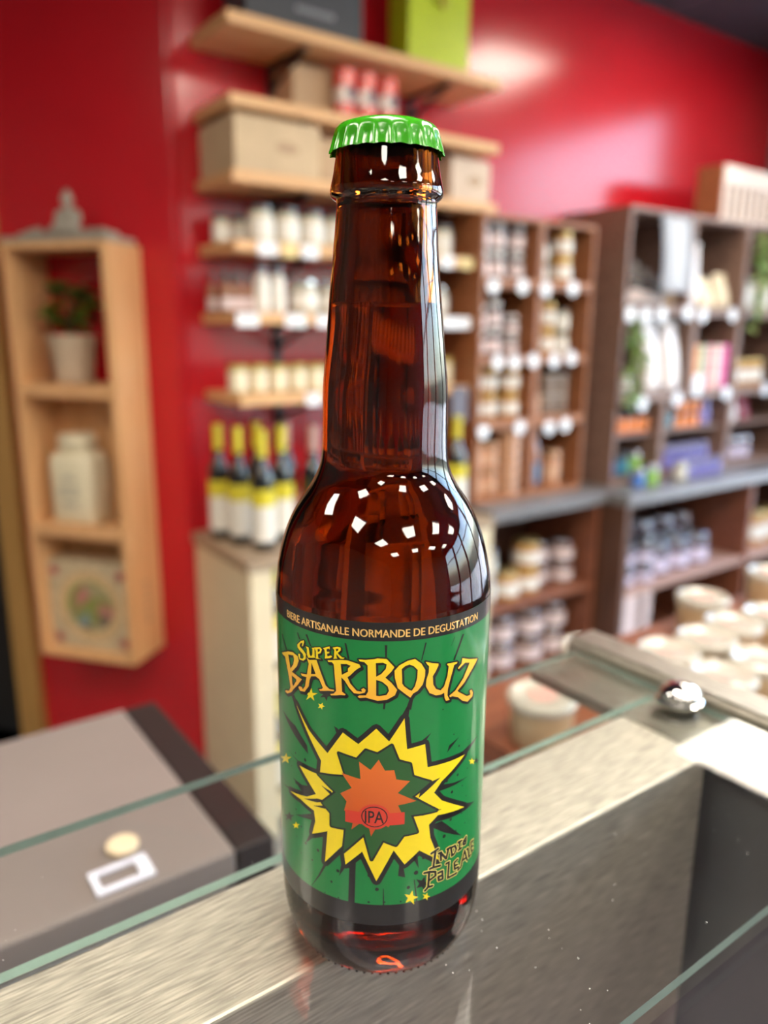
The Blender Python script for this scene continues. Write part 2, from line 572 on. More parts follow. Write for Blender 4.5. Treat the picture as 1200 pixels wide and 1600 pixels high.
heel = smooth_prof([(0.0, 0.0045), (0.010, 0.0038), (0.0195, 0.0012), (0.0222, 0.0), (0.0245, 0.0), (0.0266, 0.0012), (0.0287, 0.0058), (0.0298, 0.0108), (0.0303, 0.0165)], 5)
side = [(0.0303, 0.03), (0.0303, 0.06), (0.0303, 0.09)]
shoulder = smooth_prof([(0.0303, 0.1135), (0.0296, 0.1190), (0.0282, 0.1254), (0.0262, 0.1313), (0.0233, 0.1368), (0.0197, 0.1422), (0.0177, 0.1470), (0.0171, 0.1520), (0.0169, 0.1600), (0.0167, 0.1680), (0.0160, 0.1756), (0.0147, 0.1903), (0.0137, 0.2015), (0.0128, 0.2125)], 5)
lip = smooth_prof([(0.0128, 0.2142), (0.0141, 0.2152), (0.0144, 0.2164), (0.0142, 0.2178), (0.0136, 0.2205), (0.0129, 0.2250), (0.0126, 0.2272), (0.0126, 0.2284), (0.0118, 0.2295)], 4)
DZ = -0.004
outer = heel + [(r_, z_ + DZ) for r_, z_ in side + shoulder + lip]
FILL = 0.1893 + DZ
def inner_r(z):
    best = None
    for (r0, z0), (r1, z1) in zip(outer, outer[1:]):
        if z0 <= z <= z1 and z1 > z0:
            best = r0 + (r1 - r0) * (z - z0) / (z1 - z0)
    if best is None:
        best = 0.0126
    k_ = min(1.0, max(0.0, (z - 0.196 - DZ) / 0.020))
    return (best - 0.0030) * (1 - k_) + 0.0095 * k_
SEG = 128
def ring_surface(prof, seg, mod=None):
    bm = bmesh.new()
    rings = []
    for i, (r, z) in enumerate(prof):
        if r < 1e-6:
            rings.append([bm.verts.new((0, 0, z))])
        else:
            rings.append([bm.verts.new(((r + (mod(r, z, a) if mod else 0)) * math.cos(a), (r + (mod(r, z, a) if mod else 0)) * math.sin(a), z)) for a in [2 * math.pi * k / seg for k in range(seg)]])
    for a, b in zip(rings, rings[1:]):
        for i in range(seg):
            j = (i + 1) % seg
            if len(a) == 1:
                bm.faces.new((a[0], b[j], b[i]))
            elif len(b) == 1:
                bm.faces.new((a[i], a[j], b[0]))
            else:
                bm.faces.new((a[i], a[j], b[j], b[i]))
    return bm
def knurl(r, z, a):
    if z < 0.0016 and 0.0215 < r < 0.0275:
        return 0.0
    return 0.00012 * math.sin(3 * a + 90 * z) * (1 if z > 0.114 and z < 0.201 else 0)
inn = []
z = 0.2292 + DZ
while z > FILL + 1e-6:
    inn.append((inner_r(z), z))
    z -= 0.003
inn.append((inner_r(FILL), FILL))
bm = ring_surface(outer + [(0.0105, 0.2296 + DZ)] + inn, SEG, knurl)
bm.normal_update()
me = bpy.data.meshes.new('glass_body')
bm.to_mesh(me)
bm.free()
for p in me.polygons:
    p.use_smooth = True
mt, nt, p = _nt('brown_bottle_glass')
p.inputs['Base Color'].default_value = (0.27, 0.068, 0.008, 1)
p.inputs['Transmission Weight'].default_value = 1.0
p.inputs['Roughness'].default_value = 0.0
p.inputs['IOR'].default_value = 1.5
tc = nt.nodes.new('ShaderNodeTexCoord')
mp = nt.nodes.new('ShaderNodeMapping')
mp.inputs['Scale'].default_value = (160, 160, 26)
nz = nt.nodes.new('ShaderNodeTexNoise')
nz.inputs['Scale'].default_value = 1.0
nz.inputs['Detail'].default_value = 1.0
bp = nt.nodes.new('ShaderNodeBump')
bp.inputs['Strength'].default_value = 0.35
bp.inputs['Distance'].default_value = 0.0005
nt.links.new(tc.outputs['Object'], mp.inputs[0])
nt.links.new(mp.outputs[0], nz.inputs['Vector'])
nt.links.new(nz.outputs['Fac'], bp.inputs['Height'])
nt.links.new(bp.outputs[0], p.inputs['Normal'])
ob('glass_body', me, mt, beer)
# stippled bearing ring under the heel
bm = bmesh.new()
for k in range(72):
    a = 2 * math.pi * k / 72
    mtx = Matrix.Translation((0.0252 * math.cos(a), 0.0252 * math.sin(a), 0.00045)) @ Matrix.Rotation(a, 4, 'Z') @ Matrix.Diagonal((0.0014, 0.0006, 0.00045, 1))
    bmesh.ops.create_icosphere(bm, subdivisions=1, radius=1.0, matrix=mtx)
o = ob('bearing_ring', new_mesh('bearing_ring', bm, True), mt, beer)
o['kind'] = 'stuff'
# the beer itself
prof = [(0.0, 0.0080), (0.010, 0.0076), (0.020, 0.0070), (0.0250, 0.0085), (0.0268, 0.0125), (0.0273, 0.0180)]
z = 0.022
while z < FILL - 1e-6:
    prof.append((inner_r(z), z))
    z += 0.003
prof.append((inner_r(FILL), FILL))
bm = ring_surface(prof, SEG)
nside = len(bm.faces)
bm.verts.ensure_lookup_table()
top = [v for v in bm.verts if abs(v.co.z - FILL) < 1e-7]
top.sort(key=lambda v: math.atan2(v.co.y, v.co.x))
f = bm.faces.new(top)
bm.normal_update()
if f.normal.z < 0:
    f.normal_flip()
f.material_index = 1
me = bpy.data.meshes.new('beer')
bm.to_mesh(me)
bm.free()
for q in me.polygons:
    q.use_smooth = q.material_index == 0
bs = bpy.data.materials.new('beer_against_glass')
bs.use_nodes = True
nt = bs.node_tree
nt.nodes.clear()
out = nt.nodes.new('ShaderNodeOutputMaterial')
rf = nt.nodes.new('ShaderNodeBsdfRefraction')
rf.inputs['Color'].default_value = (0.80, 0.46, 0.24, 1)
rf.inputs['Roughness'].default_value = 0.0
rf.inputs['IOR'].default_value = 0.887
nt.links.new(rf.outputs[0], out.inputs[0])
bt, nt2, p2 = _nt('beer_surface')
p2.inputs['Base Color'].default_value = (0.75, 0.45, 0.2, 1)
p2.inputs['Transmission Weight'].default_value = 1.0
p2.inputs['Roughness'].default_value = 0.0
p2.inputs['IOR'].default_value = 1.33
me.materials.append(bs)
me.materials.append(bt)
ob('beer', me, None, beer)
# crown cap
bm = bmesh.new()
NC = 21
SEGC = NC * 10
crp = [(0.0, 0.2325, 0), (0.006, 0.23245, 0), (0.0105, 0.2321, 0), (0.0122, 0.2315, 0), (0.0130, 0.2306, 0.00), (0.0133, 0.2296, 0.25), (0.0135, 0.2283, 0.75), (0.0138, 0.2269, 1.0), (0.0142, 0.2257, 1.0), (0.0143, 0.2252, 0.9)]
crp = [(r_, z_ + DZ, w_) for r_, z_, w_ in crp]
rings = []
for r, z, w in crp:
    if r == 0:
        rings.append([bm.verts.new((0, 0, z))])
        continue
    rg = []
    for kk in range(SEGC):
        a = 2 * math.pi * kk / SEGC + 0.04
        ridge = 1 - abs(math.sin(NC * a / 2))
        rg.append(bm.verts.new(((r + w * (0.00095 * ridge ** 1.4 - 0.0004)) * math.cos(a), (r + w * (0.00095 * ridge ** 1.4 - 0.0004)) * math.sin(a), z + w * 0.0005 * (0.5 - ridge))))
    rings.append(rg)
for a, b in zip(rings, rings[1:]):
    for i in range(SEGC):
        j = (i + 1) % SEGC
        if len(a) == 1:
            bm.faces.new((a[0], b[i], b[j]))
        else:
            bm.faces.new((a[j], a[i], b[i], b[j]))
capme = new_mesh('crown_cap', bm, True)
capo = ob('crown_cap', capme, mat('green_cap_enamel', (0.028, 0.27, 0.002), rough=0.22, var=0.04, coat=0.3), beer, label='glossy bright green fluted crown cap')
ob('liner', lathe_me([(0.0, 0.2297 + DZ), (0.0119, 0.2297 + DZ), (0.0119, 0.2310 + DZ), (0, 0.2310 + DZ)], 48, 'liner'), BLACKM, capo)

# ---- printed label, wrapped round the body -----------------------------------
BIG = [[[(-34.18,96.7),(-29.63,98.85),(-27.18,99.47),(-24.88,99.09),(-24.53,97.93),(-25.37,96.09),(-27.86,93.63),(-25.66,93.4),(-23.33,93.05),(-25.34,90.64),(-27.34,88.69),(-28.33,87.5),(-30.78,86.07),(-32.33,86.07),(-31.66,86.63),(-29.61,87.37),(-28.77,88.78),(-29.91,92.57),(-31.74,96.6),(-33.07,96.48)],[(-29.67,97.92),(-26.99,98.63),(-26.58,97.74),(-27.08,96.01),(-28.55,94.28)],[(-27.99,92.53),(-25.91,92.26),(-25.71,91.81),(-27.31,89.63),(-27.75,90.25)]],[[(-21.41,99.93),(-20.42,99.46),(-17.93,100.14),(-16.8,97.42),(-15.15,93.79),(-14.07,93.03),(-12.61,93.1),(-12.74,92.69),(-14.07,92.53),(-16.87,91.82),(-17.31,92.09),(-16.29,92.49),(-16.0,92.94),(-17.12,95.06),(-18.3,95.5),(-19.86,95.05),(-20.37,93.88),(-20.74,91.97),(-22.32,89.89),(-24.18,89.5),(-24.94,90.27),(-24.34,90.75),(-23.39,90.82),(-23.03,90.3),(-22.11,91.52),(-21.53,94.29),(-23.3,94.09),(-23.74,94.59),(-21.34,95.11),(-20.61,98.39)],[(-19.63,98.93),(-19.85,95.69),(-18.29,96.14)]],[[(-14.53,100.83),(-10.9,101.65),(-8.93,101.83),(-7.5,101.52),(-5.85,101.09),(-5.5,100.38),(-6.2,99.95),(-7.02,99.24),(-8.22,97.85),(-8.95,97.25),(-8.22,95.62),(-6.55,93.84),(-5.14,93.73),(-5.38,94.33),(-4.79,94.76),(-4.21,94.31),(-4.44,93.54),(-5.84,93.04),(-7.27,93.12),(-8.47,94.34),(-9.68,96.15),(-10.62,96.94),(-10.44,93.02),(-9.45,92.43),(-9.7,92.14),(-10.95,92.04),(-11.97,91.72),(-13.55,91.38),(-13.81,91.7),(-12.75,92.06),(-12.09,92.95),(-12.45,96.9),(-12.69,100.09),(-13.2,100.61),(-14.26,100.46)],[(-10.78,100.56),(-9.18,100.81),(-8.09,100.46),(-8.82,99.63),(-8.82,98.76),(-10.47,97.64)]],[[(-6.09,102.41),(-4.23,102.45),(-1.95,102.81),(-1.29,103.03),(0.97,102.86),(2.93,100.62),(2.14,99.42),(0.68,97.84),(2.17,96.46),(3.69,94.42),(3.13,92.95),(1.07,91.75),(-1.22,91.48),(-4.21,92.19),(-5.84,91.91),(-6.32,92.24),(-5.84,92.66),(-4.21,92.81),(-3.63,93.86),(-3.77,101.01),(-4.58,101.81),(-5.74,101.95)],[(-1.71,101.73),(0.08,101.89),(0.99,101.4),(0.77,100.17),(-0.35,98.82),(-1.6,98.05)],[(-1.6,97.18),(-0.11,96.72),(1.27,95.49),(1.62,94.24),(1.06,93.13),(-0.77,92.74),(-1.57,92.84)]],[[(8.13,102.45),(9.85,101.0),(10.93,99.12),(10.92,97.38),(10.34,95.22),(9.02,93.66),(7.82,93.07),(7.12,92.02),(5.45,93.43),(3.8,94.91),(3.08,97.67),(2.94,99.64),(4.18,101.06),(6.25,102.14)],[(6.73,101.12),(7.93,100.5),(8.91,99.4),(8.83,97.18),(8.27,95.01),(7.45,93.86),(6.73,94.19),(5.42,95.3),(4.94,96.08),(4.87,98.06),(4.77,100.04),(5.57,100.72)]],[[(10.95,101.34),(12.87,100.65),(14.68,100.18),(14.7,99.68),(13.99,98.32),(13.1,97.0),(13.29,94.7),(14.12,93.27),(15.51,92.58),(16.61,93.45),(17.54,96.01),(17.89,98.7),(17.28,99.35),(17.57,99.53),(20.83,99.18),(20.68,98.72),(19.73,98.6),(18.62,95.22),(17.82,92.38),(17.73,90.61),(18.53,89.1),(17.33,89.18),(16.86,90.07),(16.67,91.66),(15.83,91.36),(14.17,91.48),(12.3,92.5),(11.23,94.58),(11.32,96.32),(11.91,98.21),(11.99,99.94),(11.47,100.52)]],[[(22.68,99.66),(25.36,98.57),(29.79,97.15),(29.07,96.5),(26.43,94.58),(23.76,92.38),(21.18,90.89),(21.71,90.33),(25.15,87.97),(26.84,87.87),(26.33,89.12),(27.2,89.1),(27.97,87.96),(27.8,86.96),(25.45,86.28),(23.27,87.33),(21.43,89.0),(19.43,89.87),(18.66,89.84),(18.34,90.31),(20.34,91.15),(23.32,93.82),(25.84,97.38),(23.85,98.03),(22.43,97.44),(21.42,96.98),(21.07,97.34),(22.39,98.22)]]]
SMALL = [[[(-24.99,102.38),(-23.42,103.88),(-22.34,104.33),(-22.17,103.87),(-22.73,102.57),(-23.09,102.59),(-22.89,103.54),(-23.81,103.0),(-24.02,102.18),(-22.41,101.41),(-21.56,100.65),(-21.76,99.32),(-22.65,98.54),(-24.13,98.45),(-24.68,99.42),(-24.59,99.91),(-23.89,100.06),(-23.92,98.9),(-23.0,98.94),(-22.45,99.62),(-22.78,100.4),(-24.24,101.09),(-24.93,101.64)]],[[(-21.68,102.93),(-20.52,102.83),(-20.23,101.03),(-19.76,100.61),(-19.28,101.29),(-19.25,102.8),(-19.56,103.1),(-18.48,103.38),(-18.55,102.86),(-18.52,100.94),(-18.22,100.69),(-19.14,100.38),(-20.74,100.0),(-21.22,100.75),(-21.19,102.27)]],[[(-18.63,103.41),(-16.71,103.93),(-16.15,103.44),(-16.59,102.35),(-17.46,101.89),(-17.33,100.8),(-16.33,100.74),(-18.22,100.44),(-18.07,100.86),(-18.13,102.59)],[(-17.53,103.24),(-16.86,103.4),(-16.72,102.94),(-17.45,102.39)]],[[(-15.87,103.88),(-13.82,104.8),(-13.83,103.94),(-14.23,104.11),(-14.82,103.74),(-14.64,103.16),(-13.97,103.3),(-13.97,102.93),(-14.65,102.61),(-14.52,101.9),(-13.45,102.41),(-13.14,102.1),(-13.72,101.62),(-15.34,101.14),(-15.2,102.05),(-15.37,103.5)]],[[(-13.04,104.59),(-11.63,105.09),(-10.75,104.98),(-10.76,104.25),(-11.51,103.51),(-11.39,103.16),(-10.4,102.47),(-9.66,102.46),(-10.03,102.03),(-10.89,102.02),(-11.64,102.75),(-11.95,103.07),(-11.9,102.21),(-11.65,101.89),(-12.8,101.6),(-12.62,102.08),(-12.53,104.07)],[(-12.09,104.39),(-11.38,104.56),(-11.43,104.14),(-11.94,103.73)]]]
IPA = [[(15.32,45.14),(14.73,40.44)],[(14.01,44.89),(14.91,45.18),(16.14,45.54)],[(13.63,40.21),(14.84,40.3),(16.94,39.99)],[(17.22,41.6),(16.99,44.01),(19.02,41.34),(19.73,44.16)],[(16.39,44.04),(17.25,44.0)],[(19.26,44.16),(20.32,44.19)],[(21.16,41.36),(20.69,44.02),(22.2,43.91),(22.84,42.47),(22.05,41.44),(21.04,41.32)],[(24.19,41.66),(24.21,44.21)],[(23.51,44.26),(25.08,44.05)],[(23.63,41.75),(25.05,41.71)],[(26.01,43.54),(27.25,44.08),(27.15,41.97),(25.92,42.36),(25.81,43.14),(26.99,42.99)],[(11.99,39.42),(13.46,39.26),(13.27,34.77)],[(12.31,33.76),(13.27,34.56),(14.58,34.51)],[(13.46,39.26),(15.4,38.68),(15.54,37.41),(13.72,36.65)],[(16.36,37.89),(17.78,37.92),(18.02,35.36),(16.65,35.43),(16.44,36.64),(17.82,36.57)],[(19.07,39.69),(20.13,39.71),(19.83,34.83),(23.27,34.61)],[(23.49,38.84),(22.17,38.5),(22.39,36.33),(24.03,36.17)],[(22.29,37.41),(23.42,37.23)],[(23.79,35.37),(25.07,35.48),(26.68,39.96),(28.27,35.88)],[(25.58,37.27),(27.68,37.08)],[(27.86,39.69),(28.58,39.47),(29.15,36.39),(30.52,36.36)],[(31.72,40.24),(30.21,40.56),(30.67,37.11),(31.99,37.11)],[(30.47,38.72),(31.63,38.61)]]
BURST = [(-26.23,84.93),(-21.02,79.25),(-14.83,74.55),(-10.29,81.55),(-6.13,78.94),(-1.5,83.66),(1.81,80.07),(5.7,86.33),(6.51,77.55),(11.4,78.23),(12.3,71.35),(25.28,70.71),(16.78,65.93),(14.42,63.22),(16.96,60.09),(25.88,54.27),(15.83,56.01),(13.1,53.95),(13.59,49.88),(16.67,41.82),(10.42,46.82),(6.33,43.29),(3.32,47.96),(-1.23,38.55),(-5.07,47.3),(-9.72,42.45),(-10.44,48.2),(-16.02,41.18),(-15.08,51.09),(-20.42,48.11),(-19.17,52.45),(-19.58,55.63),(-24.99,56.69),(-30.47,56.39),(-22.2,58.81),(-18.8,61.03),(-21.59,63.77),(-25.28,66.99),(-17.39,67.33),(-16.9,71.66)]
SPIKES = [[(-35.08,79.26),(-28.86,75.99),(-21.42,71.92),(-21.86,74.41),(-26.76,78.08)],[(-32.01,69.18),(-25.27,67.58),(-18.26,67.01),(-19.6,67.66),(-24.68,67.85)],[(-37.21,55.09),(-28.89,57.06),(-19.82,54.74),(-20.24,57.71),(-29.61,57.67)],[(-27.71,50.42),(-19.86,52.55),(-19.35,54.94)],[(-23.06,43.99),(-20.39,49.73),(-16.77,49.27),(-19.96,47.12)],[(-21.51,30.38),(-18.27,36.14),(-14.74,44.07),(-13.93,43.56),(-17.83,35.94)],[(-28.71,61.56),(-24.29,61.39),(-18.76,63.37),(-19.73,60.27),(-24.34,59.39)],[(4.05,85.38),(7.3,91.52),(6.71,86.23),(4.76,82.09)],[(32.17,73.33),(25.88,70.44),(17.57,67.57),(18.34,70.35),(25.19,72.29)],[(27.24,63.15),(21.39,63.06),(14.42,63.22),(15.98,65.04),(21.36,63.85)],[(31.75,52.89),(26.89,52.94),(19.85,53.5),(14.66,54.25),(22.68,56.61)],[(25.15,45.55),(17.16,53.78),(13.11,53.55),(18.16,49.83)],[(8.95,76.1),(11.74,79.26),(13.18,81.15),(8.91,78.32),(6.17,77.22)],[(22.53,76.99),(18.86,74.34),(18.22,73.8),(19.03,75.79)],[(6.04,39.36),(6.57,39.27),(5.22,47.77),(4.62,39.94)],[(7.33,47.47),(10.34,41.28),(9.87,46.56)],[(-12.83,82.82),(-10.67,76.71),(-9.24,76.62),(-11.73,82.35)],[(-9.02,29.71),(-7.19,30.14),(-6.82,43.48),(-8.62,43.11)],[(-11.62,38.31),(-8.62,43.51),(-10.08,45.53),(-10.84,42.94)]]
RAYS = [[(-34.43,102.03),(-33.41,102.41),(-30.44,98.94),(-31.33,98.61)],[(-25.29,105.58),(-24.89,105.71),(-23.78,104.15),(-24.35,103.98)],[(-21.78,106.11),(-21.11,106.3),(-19.71,103.43),(-20.19,103.3)],[(-9.77,106.35),(-9.28,106.3),(-8.45,102.26),(-8.93,102.19)],[(0.45,106.5),(1.12,106.5),(1.02,103.23),(0.63,103.23)],[(10.84,106.45),(11.26,106.44),(10.03,101.72),(9.78,101.75)],[(22.54,106.27),(23.25,106.27),(20.0,99.79),(19.42,99.94)],[(19.74,106.37),(19.89,106.33),(18.6,104.04),(18.54,104.05)],[(6.89,91.41),(8.07,92.53),(7.42,88.58),(5.99,88.73)],[(-28.62,86.45),(-27.17,87.04),(-24.73,83.76),(-26.2,83.17)],[(0.28,91.0),(0.85,91.0),(0.64,89.07),(0.13,89.07)],[(9.81,30.5),(10.26,30.38),(9.3,37.93),(9.0,38.0)],[(0.55,30.53),(0.97,30.52),(0.78,36.18),(0.58,36.18)]]
YSTARS = [[(-19.84,91.79),(-19.53,90.42),(-17.75,90.85),(-19.33,89.68),(-18.91,88.36),(-20.23,88.98),(-21.91,87.62),(-21.01,89.28),(-22.55,89.72),(-20.57,90.18)],[(-16.15,88.67),(-16.2,87.89),(-15.44,87.77),(-16.26,87.34),(-16.38,86.54),(-16.85,87.05),(-17.73,86.65),(-17.16,87.42),(-17.58,87.98),(-16.76,87.95)],[(-32.65,67.15),(-31.93,66.31),(-29.28,67.49),(-31.53,65.65),(-31.12,64.62),(-33.48,64.16),(-37.42,61.33),(-35.47,63.65),(-39.74,62.1),(-34.26,65.14)],[(-27.45,48.33),(-26.97,47.79),(-25.61,48.5),(-26.68,47.38),(-26.34,46.74),(-27.51,46.56),(-28.8,45.32),(-28.35,46.43),(-29.59,46.24),(-27.99,47.21)],[(28.98,67.92),(29.55,66.92),(31.16,66.08),(29.92,66.23),(30.41,65.24),(29.09,66.33),(27.95,66.46),(28.27,67.05),(27.19,68.03),(28.53,67.42)],[(8.68,34.7),(8.94,33.01),(10.42,32.24),(9.08,31.83),(9.22,30.15),(8.14,31.57),(6.78,31.21),(7.42,32.56),(6.47,33.99),(7.91,33.47)],[(13.1,32.83),(13.18,31.87),(14.06,31.24),(13.2,31.2),(13.2,30.26),(12.6,31.19),(11.75,31.2),(12.21,31.84),(11.69,32.78),(12.56,32.27)]]
BSTARS = [[(-14.24,92.92),(-14.44,91.62),(-13.3,91.23),(-14.63,90.71),(-14.95,89.39),(-15.59,90.35),(-17.01,89.86),(-16.0,91.05),(-16.54,92.08),(-15.28,91.84)],[(-31.31,49.36),(-30.73,48.58),(-28.51,49.71),(-30.41,47.98),(-30.06,47.04),(-31.97,46.62),(-34.77,44.3),(-33.47,46.23),(-36.02,45.43),(-32.57,47.54)],[(32.13,66.43),(32.64,65.48),(34.59,64.32),(32.96,64.82),(33.35,63.91),(31.92,65.12),(30.56,65.5),(31.06,65.9),(29.96,66.95),(31.46,66.14)],[(12.22,38.24),(12.35,36.49),(13.95,35.38),(12.4,35.28),(12.39,33.56),(11.32,35.22),(9.79,35.15),(10.62,36.37),(9.7,38.02),(11.25,37.17)]]
DOTS = [(-27.08,78.14,0.17),(-22.53,78.23,0.31),(-27.04,69.86,0.31),(-22.73,69.66,0.51),(-27.02,60.84,0.54),(-21.4,60.73,0.31),(-32.01,51.83,0.17),(-27.31,52.27,0.31),(-24.93,48.08,0.31),(-27.26,43.72,0.2),(-25.17,39.56,0.17),(-20.58,39.74,0.31),(-22.72,35.55,0.17),(-18.39,43.81,0.48),(-23.07,43.78,0.41),(-14.0,35.68,0.37),(-12.0,39.8,0.51),(-16.13,31.35,0.2),(-11.86,31.33,0.24),(-2.97,40.23,0.68),(-1.04,35.95,0.54),(-3.28,31.76,0.34),(-29.32,64.82,0.2),(20.52,78.47,0.2),(22.66,74.28,0.31),(26.55,74.58,0.14),(22.53,65.69,0.41),(26.77,65.74,0.2),(24.62,61.45,0.24),(20.5,61.28,0.44),(26.63,57.29,0.2),(22.64,57.42,0.31),(20.35,52.89,0.44),(24.77,52.82,0.24),(26.49,48.9,0.2),(18.2,48.62,0.54),(22.52,48.5,0.27),(7.38,44.3,0.61),(11.79,44.28,0.58),(9.63,40.06,0.65),(7.52,35.89,0.51),(5.43,31.79,0.27),(1.06,31.94,0.27),(18.52,65.33,0.37),(16.53,86.89,0.2)]
SLASH = [[(-23.55,57.59),(-18.37,59.84),(-14.58,60.41),(-18.39,58.66)],[(-19.78,57.12),(-14.19,59.38),(-14.2,57.94)],[(-17.0,64.4),(-13.76,63.54),(-13.38,62.12)],[(10.75,66.44),(16.32,67.22),(9.92,62.82)],[(10.35,59.48),(17.05,57.42),(10.94,57.23)]]
INNERO = [(-0.82,74.9),(0.8,71.79),(3.19,71.85),(3.77,69.14),(7.39,68.26),(4.2,65.11),(9.25,62.11),(4.3,61.46),(5.88,57.75),(3.08,57.54),(1.95,55.11),(-0.57,56.52),(-2.71,52.22),(-3.79,57.73),(-8.01,53.62),(-7.02,58.72),(-10.01,58.87),(-9.31,61.78),(-11.11,63.77),(-7.89,66.01),(-10.73,69.92),(-5.53,68.96),(-5.92,74.0),(-2.89,71.87)]
INNERG = [(2.48,78.97),(4.18,74.42),(7.38,73.19),(8.1,69.47),(13.2,66.81),(7.97,63.48),(15.46,57.6),(7.82,58.07),(9.71,52.61),(5.88,52.35),(3.92,49.47),(0.37,51.15),(-2.56,45.13),(-4.5,52.87),(-10.3,46.3),(-9.58,53.55),(-13.88,53.19),(-13.87,57.07),(-16.69,59.28),(-12.39,63.74),(-18.04,67.45),(-9.42,68.97),(-11.51,75.39),(-6.46,74.44),(-4.14,77.4),(-1.11,76.44)]

RL = 0.03038
def wrap_mesh(name, bm, layer, mt, parent):
    """bm in label millimetres (x along the print, y up) -> patch on the bottle"""
    xs = [v.co.x for v in bm.verts]
    x0, x1 = min(xs), max(xs)
    s = math.ceil(x0 / 1.2) * 1.2
    while s < x1:
        bmesh.ops.bisect_plane(bm, geom=list(bm.verts) + list(bm.edges) + list(bm.faces), plane_co=(s, 0, 0), plane_no=(1, 0, 0), dist=1e-5)
        s += 1.2
    r = RL + 0.000035 * layer
    for v in bm.verts:
        a = v.co.x / 1000.0 / RL
        v.co = Vector((r * math.sin(a), -r * math.cos(a), v.co.y / 1000.0 + DZ))
    for f in bm.faces:
        f.normal_update()
        c = f.calc_center_median()
        if f.normal.x * c.x + f.normal.y * c.y < 0:
            f.normal_flip()
    me = bpy.data.meshes.new(name)
    bm.to_mesh(me)
    bm.free()
    for q in me.polygons:
        q.use_smooth = True
    return ob(name, me, mt, parent)

def add_poly(bm, loops, off=(0, 0)):
    vs = [[Vector((x + off[0], y + off[1], 0)) for x, y in lp] for lp in loops]
    flat = [v for lp in vs for v in lp]
    from mathutils.geometry import tessellate_polygon
    bv = [bm.verts.new(v) for v in flat]
    for t in tessellate_polygon(vs):
        try:
            bm.faces.new([bv[i] for i in t])
        except ValueError:
            pass

def add_stroke(bm, pts, w, closed=False, off=(0, 0)):
    n = len(pts)
    P = [Vector((x + off[0], y + off[1], 0)) for x, y in pts]
    for i in range(n if closed else n - 1):
        a, b = P[i], P[(i + 1) % n]
        d = b - a
        if d.length < 1e-6:
            continue
        q = Vector((-d.y, d.x, 0)).normalized() * w / 2
        bm.faces.new([bm.verts.new(v) for v in (a - q, b - q, b + q, a + q)])
    for c in P:
        bm.faces.new([bm.verts.new(c + Vector((math.cos(k * math.pi / 4), math.sin(k * math.pi / 4), 0)) * w / 2) for k in range(8)])

def add_rect(bm, x0, x1, y0, y1):
    bm.faces.new([bm.verts.new((x, y, 0)) for x, y in ((x0, y0), (x1, y0), (x1, y1), (x0, y1))])

def add_ellipse(bm, cx, cy, rx, ry, n=24):
    bm.faces.new([bm.verts.new((cx + rx * math.cos(2 * math.pi * k / n), cy + ry * math.sin(2 * math.pi * k / n), 0)) for k in range(n)])

def add_text(bm, txt, x0, x1, y0, h, bold=0.0):
    cu = bpy.data.curves.new('txt', 'FONT')
    cu.body = txt
    cu.size = 1.0
    cu.offset = bold
    cu.resolution_u = 3
    t = bpy.data.objects.new('txt', cu)
    COL.objects.link(t)
    dg = bpy.context.evaluated_depsgraph_get()
    me = bpy.data.meshes.new_from_object(t.evaluated_get(dg))
    bpy.data.objects.remove(t)
    xs = [v.co.x for v in me.vertices]
    ys = [v.co.y for v in me.vertices]
    sx = (x1 - x0) / (max(xs) - min(xs))
    sy = h / (max(ys) - min(ys))
    vs = [bm.verts.new((x0 + (v.co.x - min(xs)) * sx, y0 + (v.co.y - min(ys)) * sy, 0)) for v in me.vertices]
    for f in me.polygons:
        try:
            bm.faces.new([vs[i] for i in f.vertices])
        except ValueError:
            pass
    bpy.data.meshes.remove(me)

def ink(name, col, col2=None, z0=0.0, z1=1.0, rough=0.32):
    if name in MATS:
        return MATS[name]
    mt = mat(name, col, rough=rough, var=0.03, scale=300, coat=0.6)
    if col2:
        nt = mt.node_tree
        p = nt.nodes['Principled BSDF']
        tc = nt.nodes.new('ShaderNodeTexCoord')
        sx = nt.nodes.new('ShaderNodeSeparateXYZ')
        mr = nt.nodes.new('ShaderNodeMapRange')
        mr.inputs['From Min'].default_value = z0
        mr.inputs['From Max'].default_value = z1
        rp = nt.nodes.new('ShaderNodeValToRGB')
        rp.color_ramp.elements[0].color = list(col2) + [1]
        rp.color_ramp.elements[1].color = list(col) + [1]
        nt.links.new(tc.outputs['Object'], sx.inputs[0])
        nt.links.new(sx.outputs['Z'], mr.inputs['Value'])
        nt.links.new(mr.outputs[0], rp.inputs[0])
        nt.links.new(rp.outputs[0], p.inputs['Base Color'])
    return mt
I_GREEN = ink('label_green', (0.004, 0.20, 0.045))
I_BLACK = ink('label_black', (0.012, 0.011, 0.012))
I_YEL = ink('label_yellow', (0.86, 0.68, 0.01))
I_TITLE = ink('label_title_yellow', (0.88, 0.70, 0.01), (0.90, 0.46, 0.04), 0.0885, 0.0995)
I_TEXT = ink('label_text_gold', (0.80, 0.50, 0.16))
I_RED = ink('label_red', (0.62, 0.045, 0.025))
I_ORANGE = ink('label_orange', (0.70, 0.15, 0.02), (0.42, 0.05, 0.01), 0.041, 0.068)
I_DGREEN = ink('label_dark_green', (0.02, 0.10, 0.025))
LS0, LS1 = -45.0, 45.0
bm = bmesh.new()
add_rect(bm, LS0, LS1, 24.5, 112.4)
label = wrap_mesh('label', bm, 0, I_GREEN, beer)
label['label'] = 'green comic style paper label with black borders'
bm = bmesh.new()
add_rect(bm, LS0, LS1, 107.5, 112.4)
wrap_mesh('top_border', bm, 1, I_BLACK, label)
bm = bmesh.new()
add_rect(bm, LS0, LS1, 24.5, 31.0)
wrap_mesh('bottom_border', bm, 1, I_BLACK, label)
bm = bmesh.new()
